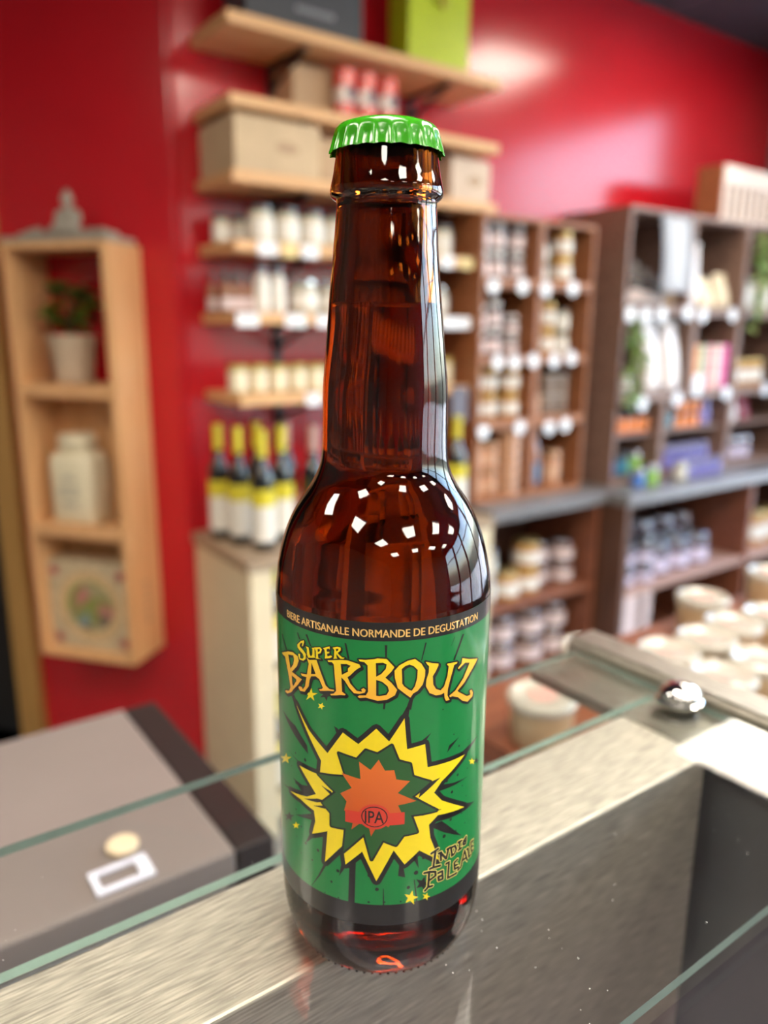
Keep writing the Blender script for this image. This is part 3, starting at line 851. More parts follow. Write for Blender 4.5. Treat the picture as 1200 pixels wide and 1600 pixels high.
for p_ in RAYS + SPIKES + BSTARS:
    add_poly(bm, [p_])
for x, y, r in DOTS:
    add_ellipse(bm, x, y, r, r, 10)
add_poly(bm, [BURST])
add_stroke(bm, BURST, 2.6, True)
wrap_mesh('black_print', bm, 1.5, I_BLACK, label)
bm = bmesh.new()
add_poly(bm, [BURST])
for p_ in YSTARS:
    add_poly(bm, [p_])
wrap_mesh('yellow_burst', bm, 2.5, I_YEL, label)
for p_ in SLASH:
    bm = bmesh.new()
    add_poly(bm, [p_])
    wrap_mesh('burst_accent', bm, 3.2, I_BLACK, label)
bm = bmesh.new()
add_poly(bm, [INNERG])
add_stroke(bm, INNERG, 1.1, True)
wrap_mesh('burst_outline', bm, 3.4, I_BLACK, label)
bm = bmesh.new()
add_poly(bm, [INNERG])
wrap_mesh('green_burst', bm, 4.0, I_DGREEN, label)
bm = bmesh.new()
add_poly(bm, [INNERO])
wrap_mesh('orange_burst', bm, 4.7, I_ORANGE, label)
bm = bmesh.new()
add_rect(bm, -9.7, 6.1, 55.7, 59.3)
add_ellipse(bm, -1.85, 58.15, 4.2, 3.75)
wrap_mesh('badge', bm, 5.4, I_RED, label)
bm = bmesh.new()
for k in range(24):
    a0, a1 = 2 * math.pi * k / 24, 2 * math.pi * (k + 1) / 24
    add_stroke(bm, [(-1.85 + 3.35 * math.cos(a0), 58.15 + 2.95 * math.sin(a0)), (-1.85 + 3.35 * math.cos(a1), 58.15 + 2.95 * math.sin(a1))], 0.28)
add_text(bm, 'IPA', -4.35, 0.65, 56.3, 3.6, 0.01)
wrap_mesh('badge_lettering', bm, 6.2, I_BLACK, label)
bm = bmesh.new()
for g in BIG:
    add_poly(bm, g, (0.6, -0.6))
    add_stroke(bm, g[0], 0.9, True, (0.35, -0.4))
    for lp in g:
        add_stroke(bm, lp, 0.8, True)
for g in SMALL:
    add_stroke(bm, g[0], 0.7, True, (0.15, -0.2))
    for lp in g:
        add_stroke(bm, lp, 0.55, True)
wrap_mesh('title_outline', bm, 3.6, I_BLACK, label)
bm = bmesh.new()
for g in BIG:
    add_poly(bm, g)
wrap_mesh('title_lettering', bm, 5, I_TITLE, label)
bm = bmesh.new()
for g in SMALL:
    add_poly(bm, g)
wrap_mesh('small_title_lettering', bm, 5, I_YEL, label)
bm = bmesh.new()
add_text(bm, 'BIERE ARTISANALE NORMANDE DE DEGUSTATION', -30.0, 29.0, 108.55, 2.05, 0.0)
add_text(bm, 'BIERE ARTISANALE NORMANDE DE DEGUSTATION', -29.88, 29.12, 108.5, 2.05, 0.0)
wrap_mesh('border_lettering', bm, 2.5, I_TEXT, label)
bm = bmesh.new()
for p_ in IPA:
    add_stroke(bm, p_, 1.25)
wrap_mesh('style_lettering_outline', bm, 4.5, ink('label_pale_yellow', (0.80, 0.66, 0.18)), label)
bm = bmesh.new()
for p_ in IPA:
    add_stroke(bm, p_, 0.72)
wrap_mesh('style_lettering', bm, 5.5, I_BLACK, label)

# ------------------------------------------------------------------ unit-sized kinds (radius 1, height 1)
def jar_kind(key, body, lab, lid, l0=0.14, l1=0.66, lid_h=0.16, neck=0.9):
    return [('body', lathe_me([(0, 0), (0.93, 0), (1.0, 0.05), (1.0, 0.72), (neck * 0.97, 0.80), (neck * 0.97, 1 - lid_h + 0.02), (0, 1 - lid_h + 0.02)], 20, key + '_body'), body),
            ('label_band', lathe_me([(1.005, l0), (1.012, l0), (1.012, l1), (1.005, l1)], 20, key + '_label', cap=False), lab),
            ('lid', lathe_me([(neck * 0.8, 1 - lid_h), (neck, 1 - lid_h), (neck * 1.02, 1 - lid_h + 0.02), (neck * 1.02, 0.97), (neck * 0.96, 1.0), (0, 1.0)], 20, key + '_lid'), lid)]

def bottle_kind(key, glass, caps, lab_a, lab_b):
    b = [(0, 0), (0.9, 0), (1.0, 0.02), (1.0, 0.55), (0.95, 0.60), (0.75, 0.66), (0.48, 0.71), (0.38, 0.76), (0.36, 0.97), (0.36, 0.98), (0, 0.98)]
    k = [('body', lathe_me(b, 20, key + '_body'), glass),
         ('capsule', lathe_me([(0.385, 0.78), (0.40, 0.78), (0.39, 0.96), (0.40, 0.965), (0.40, 1.0), (0, 1.0)], 16, key + '_capsule'), caps),
         ('label', lathe_me([(1.01, 0.08), (1.02, 0.08), (1.02, 0.38), (1.01, 0.38)], 20, key + '_label', cap=False), lab_b)]
    if lab_a:
        k.append(('label_top', lathe_me([(1.012, 0.38), (1.021, 0.38), (1.021, 0.52), (1.012, 0.52)], 20, key + '_labeltop', cap=False), lab_a))
    return k

def g(name, c, r=0.3, coat=0.6, metal=0.0):
    return mat(name, c, rough=r, coat=coat, metal=metal, var=0.06)
DKLID = g('dark_lid', (0.05, 0.05, 0.055), 0.3)
SILVER = g('silver_lid', (0.70, 0.70, 0.74), 0.22, 0.3, 1.0)
WLID = g('white_lid', (0.75, 0.72, 0.70))
GOLDL = g('gold_lid', (0.70, 0.52, 0.22), 0.3, 0.3, 0.8)
CR = g('cream_filling', (0.62, 0.56, 0.42))
OFFW = g('off_white_label', (0.80, 0.77, 0.70), 0.4, 0.2)
PINKL = g('pinkish_label', (0.74, 0.60, 0.58), 0.4, 0.2)
HONEY = g('honey_filling', (0.48, 0.22, 0.05))
DARKJ = g('dark_filling', (0.035, 0.018, 0.020), 0.2)
BROWNJ = g('brown_filling', (0.16, 0.07, 0.035), 0.25)
OLIVE = g('olive_card', (0.48, 0.38, 0.10), 0.45, 0.1)
YLAB = g('yellow_label', (0.66, 0.56, 0.03), 0.35, 0.3)
BGLASS = g('dark_bottle_glass', (0.006, 0.007, 0.008), 0.08, 1.0)

K_CREAM = jar_kind('cream_jar', CR, OFFW, DKLID)
K_WIDE = jar_kind('wide_jar', g('pale_filling', (0.50, 0.46, 0.36)), OFFW, SILVER, 0.2, 0.6)
K_OLIVE = jar_kind('olive_jar', OLIVE, g('cream_label', (0.80, 0.72, 0.52), 0.4, 0.2), OLIVE, 0.06, 0.80, 0.10, 0.98)
K_DARK = jar_kind('dark_jar', DARKJ, PINKL, WLID, 0.12, 0.60, 0.2)
K_HONEY = jar_kind('honey_jar', HONEY, OFFW, GOLDL, 0.2, 0.62, 0.18)
K_BROWN = jar_kind('brown_jar', BROWNJ, PINKL, SILVER, 0.15, 0.6, 0.2)
K_SPICE = bottle_kind('spice', g('amber_sauce', (0.30, 0.12, 0.05)), DKLID, None, PINKL)
K_WHITEB = jar_kind('white_bottle', g('milky_glass', (0.74, 0.70, 0.64)), OFFW, g('steel_blue_cap', (0.20, 0.21, 0.26)), 0.1, 0.6, 0.2, 0.62)
K_WINE = bottle_kind('wine', BGLASS, YLAB, YLAB, g('wine_label', (0.78, 0.74, 0.66), 0.4, 0.2))
K_ROSE = bottle_kind('rose', BGLASS, g('pink_capsule', (0.50, 0.30, 0.26)), None, g('salmon_label', (0.62, 0.34, 0.20), 0.4, 0.2))
K_COPPER = jar_kind('copper_pot', g('copper_pot_body', (0.46, 0.20, 0.09), 0.3), g('copper_label', (0.60, 0.34, 0.20), 0.3), g('copper_lid', (0.55, 0.32, 0.18), 0.25, 0.4, 0.6), 0.2, 0.6, 0.2, 0.98)
K_ORANGE = jar_kind('orange_pot', g('orange_pot_body', (0.80, 0.20, 0.03)), g('orange_label', (0.85, 0.30, 0.08)), DKLID, 0.2, 0.6, 0.25, 0.95)
K_TEAL = jar_kind('teal_pot', g('teal_pot_body', (0.03, 0.12, 0.16)), g('teal_label', (0.05, 0.25, 0.33)), DKLID, 0.2, 0.6, 0.25, 0.95)
K_VIOLET = jar_kind('violet_jar', g('violet_filling', (0.10, 0.09, 0.30)), g('violet_label', (0.22, 0.20, 0.52)), g('violet_lid', (0.30, 0.28, 0.42), 0.2, 0.6, 0.5), 0.1, 0.6, 0.25)
K_BLUE = jar_kind('blue_jar', g('blue_filling', (0.05, 0.12, 0.35)), g('blue_label', (0.08, 0.22, 0.62)), SILVER, 0.1, 0.6, 0.25)
K_GREEN = jar_kind('green_jar', g('green_filling', (0.18, 0.36, 0.05)), g('green_label', (0.30, 0.55, 0.08)), SILVER, 0.1, 0.6, 0.25)
K_PLUM = jar_kind('plum_jar', g('plum_filling', (0.04, 0.015, 0.03), 0.2), g('lilac_label', (0.62, 0.54, 0.66), 0.4, 0.2), SILVER, 0.1, 0.55, 0.22, 0.96)

def jar(kind, name, label, cat, u, d, z, w, h, group=None, rz=None):
    return copies(kind, name, label, cat, WS(u, d, z + 0.0008), rz if rz is not None else random.uniform(0, 6.28), group, (w / 2, w / 2, h - 0.0008))

# ------------------------------------------------------------------ wall shelves
SH_Z = [2.044, 1.874, 1.710, 1.553, 1.3825, 1.180]
SH_NAME = ['topmost pine wall shelf under the grey and lime boxes', 'pine wall shelf carrying the red tins', 'pine wall shelf carrying the big cardboard box',
           'pine wall shelf of cream jars, fourth from the top', 'pine wall shelf with the white bottles, fifth from the top', 'lowest pine wall shelf above the wine bottles']
SU0, SD = 0.838, 0.225
SU1S = [1.690, 1.690, 1.690, 1.606, 1.606, 1.606]
BR_U = (1.06, 1.5225)
shelf_tag = {3: [(0.925, 0, 0.055), (0.985, 1, 0.04), (1.045, 0, 0.05), (1.30, 0, 0.055), (1.50, 0, 0.05), (1.575, 1, 0.05)],
             4: [(0.865, 0, 0.06), (1.00, 0, 0.06), (1.085, 0, 0.05), (1.3, 0, 0.06), (1.52, 0, 0.07), (1.575, 0, 0.045)],
             5: [(1.05, 0, 0.045), (1.45, 0, 0.05)]}
for i, z in enumerate(SH_Z):
    SU1 = SU1S[i]
    t = thing('wall_shelf', SH_NAME[i], 'shelf', WS(SU0, 0.0065, z), RZ, 'pine wall shelves')
    ob('board', box_me(0, SU1 - SU0, -SD + 0.0065, 0, -0.027, 0, bev=0.002, name='board'), PINE, t)
    for bu in BR_U:
        x = bu - SU0
        bm = bmesh.new()
        bm_box(bm, x - 0.008, x + 0.008, -0.19, -0.002, -0.036, -0.0275)
        bm_box(bm, x - 0.008, x + 0.008, -0.012, -0.002, -0.10, -0.036)
        v = [bm.verts.new(c) for c in ((x - 0.003, -0.012, -0.095), (x + 0.003, -0.012, -0.095), (x - 0.003, -0.185, -0.036), (x + 0.003, -0.185, -0.036), (x - 0.003, -0.150, -0.036), (x + 0.003, -0.150, -0.036), (x - 0.003, -0.012, -0.078), (x + 0.003, -0.012, -0.078))]
        for f in ((0, 1, 3, 2), (2, 3, 5, 4), (4, 5, 7, 6), (6, 7, 1, 0), (0, 2, 4, 6), (1, 7, 5, 3)):
            bm.faces.new([v[q] for q in f])
        ob('bracket', new_mesh('bracket', bm), BLACKM, t)
    for (u, c, w) in shelf_tag.get(i, []):
        ob('price_tag', box_me(u - SU0 - w / 2, u - SU0 + w / 2, -SD - 0.003 + 0.0065, -SD + 0.0062, -0.034, -0.001, name='price_tag'), YCARD if c else WHITE, t)
for i, bu in enumerate(BR_U):
    o = ob('shelf_upright', box_me(-0.012, 0.012, -0.0005, 0.006, 0.98, 2.06, name='shelf_upright'), BLACKM, None, WS(bu, 0.0125, 0), RZ)
    tag(o, '%s slim black metal upright holding the wall shelves' % ('left' if i == 0 else 'right'), 'upright', 'shelf uprights')

# top shelf: dark box and lime bag
t = thing('gift_box', 'dark grey box with faint pale lettering on the top shelf', 'box', WS(1.075, 0.115, SH_Z[0] + 0.001), RZ)
ob('body', box_me(-0.165, 0.165, -0.06, 0.06, 0, 0.20, bev=0.003, name='body'), mat('charcoal_card', (0.045, 0.047, 0.055), rough=0.5), t)
bm = bmesh.new()
for x in range(9):
    bm_box(bm, -0.03 + x * 0.0125, -0.022 + x * 0.0125, -0.0606, -0.0601, 0.052, 0.064)
ob('printed_line', new_mesh('printed_line', bm), mat('pale_grey_print', (0.30, 0.30, 0.33)), t)
t = thing('gift_bag', 'lime green paper gift bag with gold ribbon on the top shelf', 'bag', WS(1.492, 0.135, SH_Z[0] + 0.001), RZ)
ob('bag_body', prism_me([(-0.108, -0.045), (0.108, -0.045), (0.108, 0.045), (-0.108, 0.045)], 0, 0.27, 'bag_body', bev=0.002), mat('lime_card', (0.45, 0.55, 0.01), rough=0.4), t)
ob('ribbon', tube_me([(-0.045, -0.048, 0.27), (-0.042, -0.05, 0.20), (-0.02, -0.05, 0.165), (0.0, -0.052, 0.155), (0.02, -0.05, 0.165), (0.042, -0.05, 0.20), (0.045, -0.048, 0.27)], 0.0028, 8, 'ribbon'), mat('lime_ribbon', (0.55, 0.58, 0.05)), t)
ob('bow', tube_me([(-0.012, -0.052, 0.235), (0.006, -0.055, 0.225), (-0.006, -0.055, 0.20), (0.008, -0.056, 0.185), (-0.004, -0.055, 0.165), (0.006, -0.054, 0.150)], 0.006, 8, 'bow'), g('gold_ribbon', (0.62, 0.45, 0.05), 0.3), t)

# second shelf: carton and three tins
def carton(name, label, u, d, z, w, dp, h, mt=CARTON, rz=0.0, lines=True):
    t = thing(name, label, 'box', WS(u, d, z + 0.001), RZ + rz)
    ob('body', box_me(-w / 2, w / 2, -dp / 2, dp / 2, 0, h - 0.004, bev=0.002, name='body'), mt, t)
    ob('top_flap', box_me(-w / 2 + 0.002, -0.001, -dp / 2 + 0.002, dp / 2 - 0.002, h - 0.0038, h, name='top_flap'), mt, t)
    ob('top_flap', box_me(0.001, w / 2 - 0.002, -dp / 2 + 0.002, dp / 2 - 0.002, h - 0.0038, h, name='top_flap'), mt, t)
    if lines:
        bm = bmesh.new()
        bmesh.ops.create_circle(bm, cap_ends=True, radius=min(w, h) * 0.2, segments=16, matrix=Matrix.Translation((w * 0.1, -dp / 2 - 0.0004, h * 0.5)) @ Matrix.Rotation(math.pi / 2, 4, 'X') @ Matrix.Diagonal((1.3, 0.6, 1, 1)))
        ob('print_mark', new_mesh('print_mark', bm), mat('faded_brown_print', (0.40, 0.26, 0.15)), t)
    return t
carton('carton', 'small brown carton left of the three red tins', 1.118, 0.075, SH_Z[1], 0.12, 0.11, 0.125, lines=False)
K_TIN = [('can', lathe_me([(0, 0), (0.95, 0), (1, 0.02), (1, 0.10), (0.98, 0.11), (0.98, 0.89), (1, 0.90), (1, 0.97), (0.95, 1), (0.9, 0.985), (0, 0.985)], 24, 'can'), g('red_tin', (0.66, 0.06, 0.04), 0.25, 0.5)),
         ('label_band', lathe_me([(0.99, 0.32), (1.0, 0.32), (1.0, 0.62), (0.99, 0.62)], 24, 'tin_band', cap=False), g('tin_white', (0.78, 0.66, 0.60), 0.3)),
         ('emblem', lathe_me([(0, -0.01), (1, -0.01), (1, 0.01), (0, 0.01)], 16, 'tin_emblem'), g('tin_dark_mark', (0.15, 0.10, 0.12), 0.4, 0.1))]
for i, (u, h) in enumerate(((1.190, 0.120), (1.256, 0.122), (1.326, 0.122))):
    t = jar(K_TIN, 'tin', '%s of the three red and white tins on the second shelf' % ('leftmost', 'middle', 'rightmost')[i], 'tin', u, 0.165, SH_Z[1], 0.056, h, 'red tins', RZ)
    e = [c for c in t.children if c.name.startswith('emblem')][0]
    e.location = (0.1, -1.0, 0.5)
    e.rotation_euler = (math.pi / 2, 0, 0)
    e.scale = (0.45, 0.16, 1)

# third shelf: cartons
carton('big_carton', 'large beige carton at the left end of the third shelf', 0.965, 0.118, SH_Z[2], 0.235, 0.205, 0.122, mat('beige_card', (0.56, 0.41, 0.25), rough=0.7))
carton('carton', 'shadowed brown carton beside the large beige carton', 1.165, 0.10, SH_Z[2], 0.12, 0.17, 0.108, lines=False)
carton('carton', 'pale printed carton at the right end of the third shelf', 1.610, 0.115, SH_Z[2], 0.15, 0.16, 0.118, mat('pale_card', (0.60, 0.47, 0.36), rough=0.7))

# fourth shelf: cream jars, a front row and small ones behind on the left
us = [0.943, 1.017, 1.091, 1.165, 1.239, 1.313, 1.387, 1.461, 1.535]
for i, u in enumerate(us):
    jar(K_CREAM, 'cream_jar', '%s dark lidded cream jar from the left, front row of the fourth shelf' % ORD[i], 'jar', u, 0.155, SH_Z[3], 0.064, 0.092, 'cream jars on the fourth shelf')
for i, u in enumerate((0.872, 0.925, 0.98)):
    jar(K_CREAM, 'small_cream_jar', '%s small cream jar from the left, back row of the fourth shelf' % ORD[i], 'jar', u, 0.075, SH_Z[3], 0.046, 0.072, 'small cream jars')

# fifth shelf
for i in range(6):
    jar(K_SPICE, 'sauce_bottle', '%s small amber sauce bottle in the %s row, left end of the fifth shelf' % (('left', 'middle', 'right')[i % 3], ('front', 'back')[i // 3]), 'bottle', 0.862 - 0.02 + (i % 3) * 0.030 - 0.0 * i, 0.155 - 0.085 * (i // 3) if True else 0, SH_Z[4], 0.026, 0.098, 'small sauce bottles')
for i, u in enumerate((0.936, 0.982)):
    jar(K_WHITEB, 'white_bottle', '%s of the two tall white bottles on the fifth shelf' % ('left', 'right')[i], 'bottle', u, 0.165, SH_Z[4], 0.040, 0.122, 'tall white bottles')
for i, u in enumerate((1.065, 1.155, 1.245, 1.335, 1.425, 1.520)):
    jar(K_WIDE, 'wide_jar', '%s wide pale jar from the left on the fifth shelf' % ORD[i], 'jar', u, 0.150, SH_Z[4], 0.080, 0.088, 'wide pale jars')

# sixth shelf
us = [0.868, 0.925, 0.983, 1.041, 1.099, 1.157, 1.215, 1.273, 1.331, 1.389, 1.447, 1.510, 1.565]
for i, u in enumerate(us):
    nm = (ORD + ['thirteenth', 'fourteenth'])[i]
    jar(K_OLIVE, 'spread_jar', '%s cream labelled olive jar from the left on the lowest shelf' % nm, 'jar', u, 0.15, SH_Z[5], 0.049, 0.072 if i < 11 else 0.082, 'cream labelled jars on the lowest shelf')
t = thing('slate_sign', 'small grey slate board at the right end of the lowest shelf', 'sign', WS(1.560, 0.2315, 1.072), RZ)
ob('board', box_me(-0.032, 0.032, -0.003, 0.003, 0, 0.105, bev=0.001, name='board'), mat('slate_board', (0.13, 0.12, 0.15), rough=0.5), t)
ob('hook', tube_me([(0, 0, 0.105), (0, -0.001, 0.113), (0, 0.006, 0.114)], 0.0012, 6, 'hook'), BLACKM, t)

# ------------------------------------------------------------------ cream cabinet with the wine bottles
CT = 0.79
cab = thing('wine_cabinet', 'cream painted low cabinet with taupe top below the wall shelves', 'cabinet', WS(0.785, 0.0066, 0), RZ)
cw = 1.595 - 0.785
def cbox(n, x0, x1, y0, y1, z0, z1, mt):
    return ob(n, box_me(x0, x1, y0, y1, z0, z1, bev=0.0015, name=n), mt, cab)
cbox('top_board', -0.006, cw + 0.006, -0.357, 0, CT - 0.03, CT, mat('taupe_top', (0.36, 0.26, 0.17), rough=0.4))
cbox('side_panel', 0.0, 0.02, -0.345, -0.001, 0.0, CT - 0.0305, CREAM)
cbox('side_panel', cw - 0.02, cw, -0.345, -0.001, 0.0, CT - 0.0305, CREAM)
cbox('back_panel', 0.02, cw - 0.02, -0.012, -0.001, 0.0, CT - 0.0305, CREAM)
cbox('stile', 0.0, 0.062, -0.353, -0.3455, 0.0, CT - 0.0305, CREAM)
cbox('stile', cw - 0.075, cw, -0.353, -0.3455, 0.0, CT - 0.0305, CREAM)
cbox('shelf_board', 0.021, cw - 0.021, -0.352, -0.0125, 0.43, 0.452, CREAM)
cbox('bottom_board', 0.021, cw - 0.021, -0.352, -0.0125, 0.06, 0.08, CREAM)
spots = [(0.868, 0.275, 'nearest yellow capped wine bottle standing on the cream cabinet'), (0.950, 0.225, 'yellow capped wine bottle right of the nearest one on the cabinet'),
         (0.845, 0.185, 'yellow capped wine bottle just behind the nearest one on the cabinet'), (0.825, 0.105, 'leftmost yellow capped wine bottle at the back of the cabinet'),
         (0.930, 0.120, 'yellow capped wine bottle in the back row of the cabinet')]
for u, d, lb in spots:
    jar(K_WINE, 'wine_bottle', lb, 'bottle', u, d, CT, 0.062 if d > 0.2 else 0.058, 0.308, 'yellow capped wine bottles', RZ)
for u, d, lb in ((1.035, 0.245, 'pink capped wine bottle in front on the cream cabinet'), (1.02, 0.12, 'pink capped wine bottle behind the other on the cabinet')):
    jar(K_ROSE, 'wine_bottle', lb, 'bottle', u, d, CT, 0.066, 0.305, 'pink capped wine bottles', RZ)
for i, u in enumerate((1.15, 1.27, 1.39, 1.545)):
    lb = '%s yellow capped wine bottle on the cabinet behind the beer bottle' % ORD[i] if i < 3 else 'yellow capped wine bottle at the right end of the cream cabinet'
    jar(K_WINE, 'wine_bottle', lb, 'bottle', u, 0.24, CT, 0.070, 0.300, 'yellow capped wine bottles', RZ)
for i, u in enumerate((0.895, 0.985, 1.08, 1.30, 1.40)):
    jar(K_WINE, 'wine_bottle', '%s wine bottle from the left inside the cream cabinet' % ORD[i], 'bottle', u, 0.26, 0.452, 0.068, 0.295, 'wine bottles inside the cabinet', RZ)
    jar(K_WINE, 'wine_bottle', '%s wine bottle from the left at the bottom of the cream cabinet' % ORD[i], 'bottle', u, 0.26, 0.08, 0.068, 0.295, 'wine bottles at the cabinet bottom', RZ)

# ------------------------------------------------------------------ crate shelves in the middle
def open_crate(name, label, u0, u1, z0, z1, depth, mt, back=True, th=0.014, loc=None, rz=None, group=None):
    t = thing(name, label, 'crate', loc if loc is not None else WS(u0, 0.001, z0), RZ if rz is None else rz, group)
    w, h = u1 - u0, z1 - z0
    ob('bottom_board', box_me(0, w, -depth, 0, 0, th, bev=0.001, name='bottom_board'), mt, t)
    ob('top_board', box_me(0, w, -depth, 0, h - th, h, bev=0.001, name='top_board'), mt, t)
    ob('side_board', box_me(0, th, -depth, 0, th, h - th, bev=0.001, name='side_board'), mt, t)
    ob('side_board', box_me(w - th, w, -depth, 0, th, h - th, bev=0.001, name='side_board'), mt, t)
    if back:
        ob('back_board', box_me(th, w - th, -0.008, 0, th, h - th, name='back_board'), mt, t)
    return t
MUS = [1.6125, 1.8655, 2.1185]
MZ = [0.806, 1.065 - 0.012, 1.266 - 0.012, 1.497 - 0.012, 1.680]
rn = ['bottom', 'second', 'third', 'top']
for r in range(4):
    for c in range(2):
        open_crate('wooden_crate', 'orange brown wooden crate, %s of the %s stack in the middle unit' % (('lowest', 'second lowest', 'third lowest', 'topmost')[r], ('left', 'right')[c]),
                   MUS[c] + 0.0004, MUS[c + 1] - 0.0004, MZ[r] + 0.0004, MZ[r + 1] - 0.0004, 0.25, CRATEW, True, 0.0125, group='crates of the middle unit')
def mz(r):
    return MZ[r] + 0.013
def stack(kind, name, base, cat, u, d, z, w, h, n, group):
    for k in range(n):
        lv = ('lower', 'upper')[k] if n == 2 else ('lowest', 'second', 'third', 'fourth', 'fifth', 'topmost')[k]
        jar(kind, name, base.replace('@', lv), cat, u, d, z + k * (h / n + 0.0009), w, h / n, group)
# top row
for i, u in enumerate((1.665, 1.728, 1.812)):
    stack(K_DARK, 'jam_jar', '@ dark jar with pink label, %s stack in the top left crate' % ORD[i], 'jar', u, 0.185, mz(3), 0.056, 0.165, 2, 'jars in the top left crate')
stack(K_CREAM, 'spread_jar', '@ jar of the left stack in the top right crate', 'jar', 1.925, 0.18, mz(3), 0.060, 0.125, 2, 'jars in the top right crate')
stack(K_HONEY, 'honey_jar', '@ honey jar of the right stack in the top right crate', 'jar', 2.02, 0.19, mz(3), 0.070, 0.160, 2, 'honey jars in the top right crate')
# third row
for i, u in enumerate((1.665, 1.728, 1.806)):
    stack(K_DARK, 'jam_jar', '@ dark jar, %s stack in the left crate second from top' % ORD[i], 'jar', u, 0.185, mz(2), 0.052, (0.15, 0.165, 0.125)[i], 2, 'jars in the left crate second from top')
for i, u in enumerate((1.912, 1.975, 2.045)):
    stack(K_CREAM if i != 1 else K_HONEY, 'spread_jar', '@ jar, %s stack in the right crate second from top' % ORD[i], 'jar', u, 0.185, mz(2), 0.050, (0.19, 0.17, 0.15)[i], 2, 'jars in the right crate second from top')
# second row
for i, u in enumerate((1.66, 1.72, 1.808)):
    stack(K_HONEY, 'honey_jar', '@ honey jar, %s stack in the left crate third from top' % ORD[i], 'jar', u, 0.185, mz(1), (0.05, 0.05, 0.074)[i], 0.165, 2, 'honey jars in the third crate')
jar(K_COPPER, 'pink_pot', 'small pinkish pot alone in the right crate third from top', 'pot', 1.925, 0.19, mz(1), 0.045, 0.074)
for i in range(2):
    for q in range(2):
        t = thing('pate_tin', '%s grey pate tin in the %s pair of the third crate' % (('left', 'right')[q], ('lower', 'upper')[i]), 'tin', WS(1.995 + 0.062 * q, 0.18, mz(1) + 0.001 + i * 0.068), RZ, 'grey pate tins')
        ob('body', lathe_me([(0, 0), (0.028, 0), (0.029, 0.003), (0.029, 0.058), (0, 0.058)], 20, 'pate_body'), g('grey_brown_tin', (0.24, 0.18, 0.14), 0.35), t)
        ob('lid', lathe_me([(0.0, 0.0583), (0.0295, 0.0583), (0.0295, 0.065), (0.027, 0.067), (0, 0.067)], 20, 'pate_lid'), g('pale_tin', (0.48, 0.42, 0.36), 0.3), t)
# bottom row, on the worktop
for i, u in enumerate((1.6575, 1.712)):
    stack(K_COPPER, 'copper_pot', '@ round copper pot of the %s pair on the worktop' % ('left', 'right')[i], 'pot', u, 0.205, mz(0), 0.05 if i == 0 else 0.056, 0.175, 2, 'copper pots')
stack(K_COPPER, 'copper_tin', '@ copper tin in the tall stack on the worktop', 'tin', 1.802, 0.20, mz(0), 0.086, 0.205, 6, 'tall stack of copper tins')
t = thing('sauce_flask', 'brown flask with blue label in the bottom right crate', 'bottle', WS(1.925, 0.20, mz(0) + 0.001), RZ)
ob('body', lathe_me([(0, 0), (0.022, 0), (0.026, 0.006), (0.026, 0.11), (0.020, 0.15), (0.011, 0.165), (0.011, 0.19), (0, 0.19)], 20, 'flask_body'), g('red_brown_glass', (0.22, 0.07, 0.04), 0.15, 1.0), t)
ob('cap', lathe_me([(0.0, 0.1905), (0.013, 0.1905), (0.013, 0.208), (0, 0.21)], 16, 'flask_cap'), DKLID, t)
ob('label_band', lathe_me([(0.0265, 0.02), (0.027, 0.02), (0.027, 0.09), (0.0265, 0.09)], 20, 'flask_label', cap=False), g('steel_blue_label', (0.06, 0.17, 0.30), 0.4, 0.2), t)
jar(K_COPPER, 'terracotta_pot', 'single orange pot in the bottom right crate', 'pot', 2.02, 0.19, mz(0), 0.075, 0.125)
# round price tags hooked on the crate edges
k = 0
TAGN = ['under the top left crate', 'under the top left crate', 'under the top right crate', 'under the top right crate', 'second row of tags', 'second row of tags', 'second row of tags', 'second row of tags', 'second row of tags', 'third row of tags', 'third row of tags', 'third row of tags', 'third row of tags']
TAGS = [(1.659, 1.480), (1.782, 1.484), (1.885, 1.478), (2.011, 1.486), (1.690, 1.256), (1.762, 1.255), (1.847, 1.258), (1.943, 1.257), (2.025, 1.264), (1.640, 1.044), (1.799, 1.048), (1.938, 1.038), (2.016, 1.042)]
tagme = lathe_me([(0, -0.001), (0.0235, -0.001), (0.0235, 0.001), (0, 0.001)], 24, 'tag_disc')
clipme = box_me(-0.003, 0.003, -0.001, 0.0035, 0.018, 0.024, name='tag_clip')
cnt = {}
for i, (u, z) in enumerate(TAGS):
    rowi = (0 if i < 4 else 1 if i < 9 else 2)
    cnt[rowi] = cnt.get(rowi, 0) + 1
    t = thing('price_tag', '%s round white price tag from the left, %s row on the middle crates' % (ORD[cnt[rowi] - 1], ('upper', 'middle', 'lower')[rowi]), 'price tag', WS(u, 0.256, z - 0.006), RZ, 'round price tags on the middle crates')
    dd = ob('disc', tagme, WHITE, t)
    dd.rotation_euler = (math.pi / 2, 0, 0)
    ob('clip', clipme, BLACKM, t)

